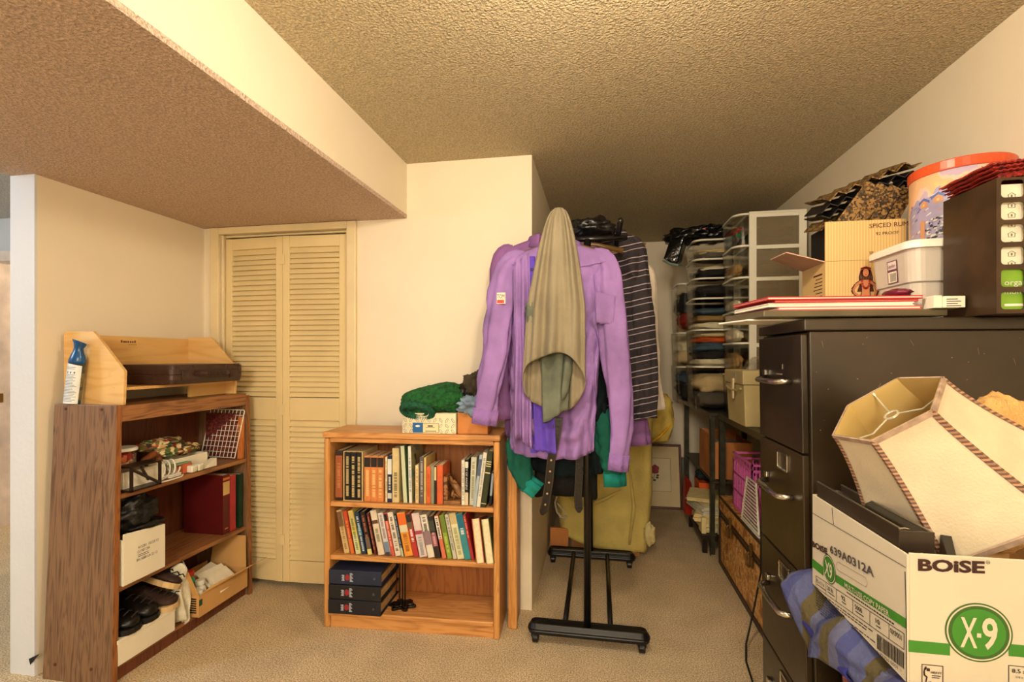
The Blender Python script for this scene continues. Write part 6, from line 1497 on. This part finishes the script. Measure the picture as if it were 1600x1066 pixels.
# ---- plaid cloth and stand below the box
pb = patterned('plaid_x', [(.31,.33,.48,0),(.25,.27,.46,.30),(.35,.36,.47,.5),(.33,.29,.17,.72)], 7.5, .9, 'stripe', .4, 1)
pld = thing('flannel_shirt', 'blue and olive plaid flannel cloth hanging out from under the copy paper box', 'flannel cloth', (.56,1.25,.66))
def pf(u, v):
    y = 1.470-.50*u; edge = .735; top_z = .748-.012*u
    drop = .075+.055*math.sin(u*3.0+.3)+.03*math.sin(u*8)
    x = .585-.075*math.sin(min(1, v*1.3)*PI/2)*(1-.35*u)-.012*math.sin(u*13+v*3)
    return (x+.010*noise.noise(Vector((u*8, v*5, 1))), y-.02*v, top_z-drop*v**1.3+.016*math.sin(u*15+v*2)*(1-v*.3)-.0)
m = MB(); m.grid(pf, 60, 18); m.out('upper_fold', pb, pld, smooth=True, solid=.004)
m = MB(); m.grid(lambda u, v: (.575-.045*math.sin(v*2.6+.2)-.01*math.sin(u*11), 1.10-.16*u-.03*v, .70-.20*v+.012*math.sin(u*9)), 20, 24); m.out('lower_fold', pb, pld, smooth=True, solid=.004)
m = MB(); m.grid(lambda u, v: (.580-.055*math.sin(v*2.8), 1.42-.26*u, .690-.05*u*0-.065*v-.02*math.sin(u*3)), 24, 10); m.out('inner_fold', M('plaid_blue', (.16,.18,.48), .9, .2, 10), pld, smooth=True, solid=.004)
sd = thing('side_table', 'small dark table under the copy paper box', 'table', (.80,1.18,0))
MB().box(.60,1.10,.95,1.40,.715,.743).out('table_top', dw, sd, bevel=.003)
for x in (.615,1.05):
    for y in (.965,1.345): MB().box(x,x+.035,y,y+.035,0,.714).out('leg', blackm, sd, bevel=.002)
MB().box(.62,1.08,1.0,1.36,.30,.315).out('lower_shelf', dw, sd)
m = MB().box(.66,1.0,1.02,1.33,.316,.60); tag(base(m.out('red_box', M('dark_red_box', (.34,.07,.06), .5, .2), bevel=.004), (.85,1.18,.316)), 'dark red box on the lower shelf of the side table', 'box')
m = MB(); m.tube([(.606,1.335,.70),(.602,1.335,.60),(.606,1.33,.50),(.602,1.335,.40),(.606,1.33,.25)], [.007,.009,.007,.009,.006], 8); tag(base(m.out('pink_yarn', M('fuzzy_pink', (.62,.38,.33), .95, .3, 80, 1, 150)), (.605,1.335,.25)), 'fuzzy dusty pink yarn hanging beside the table leg', 'yarn')
m = MB().poly([(.60,1.36,.665),(.60,1.12,.668),(.61,1.09,.60),(.605,1.16,.55),(.605,1.30,.63)], (.003,0,0)); tag(base(m.out('white_sheet', M('pale_blue_sheet', (.78,.82,.84), .6)), (.6,1.2,.6)), 'pale white-blue sheet showing below the plaid cloth', 'sheet')
# ---- power cord
m = MB(); m.tube([(.76,2.44,.60),(.745,2.42,.64),(.738,2.40,.58),(.735,2.40,.46),(.738,2.41,.34),(.725,2.44,.20),(.70,2.43,.09),(.66,2.36,.03),(.635,2.27,.006),(.622,2.14,.005),(.60,2.0,.005),(.54,1.95,.005)], .0042, 8)
tag(base(m.out('power_cord', M('cord_black', (.08,.07,.09), .45)), (.65,2.2,0)), 'thin black power cord drooping past the trunk onto the carpet', 'cord')
# ---- small paper tag at the left wall foot
m = MB().poly([(-2.325,1.640,.055),(-2.34,1.645,.075),(-2.29,1.648,.10)], (0,.002,0))
tag(base(m.out('dark_scrap', bl), (-2.32,1.645,.05)), 'small dark pointed scrap at the foot of the wall column', 'scrap')
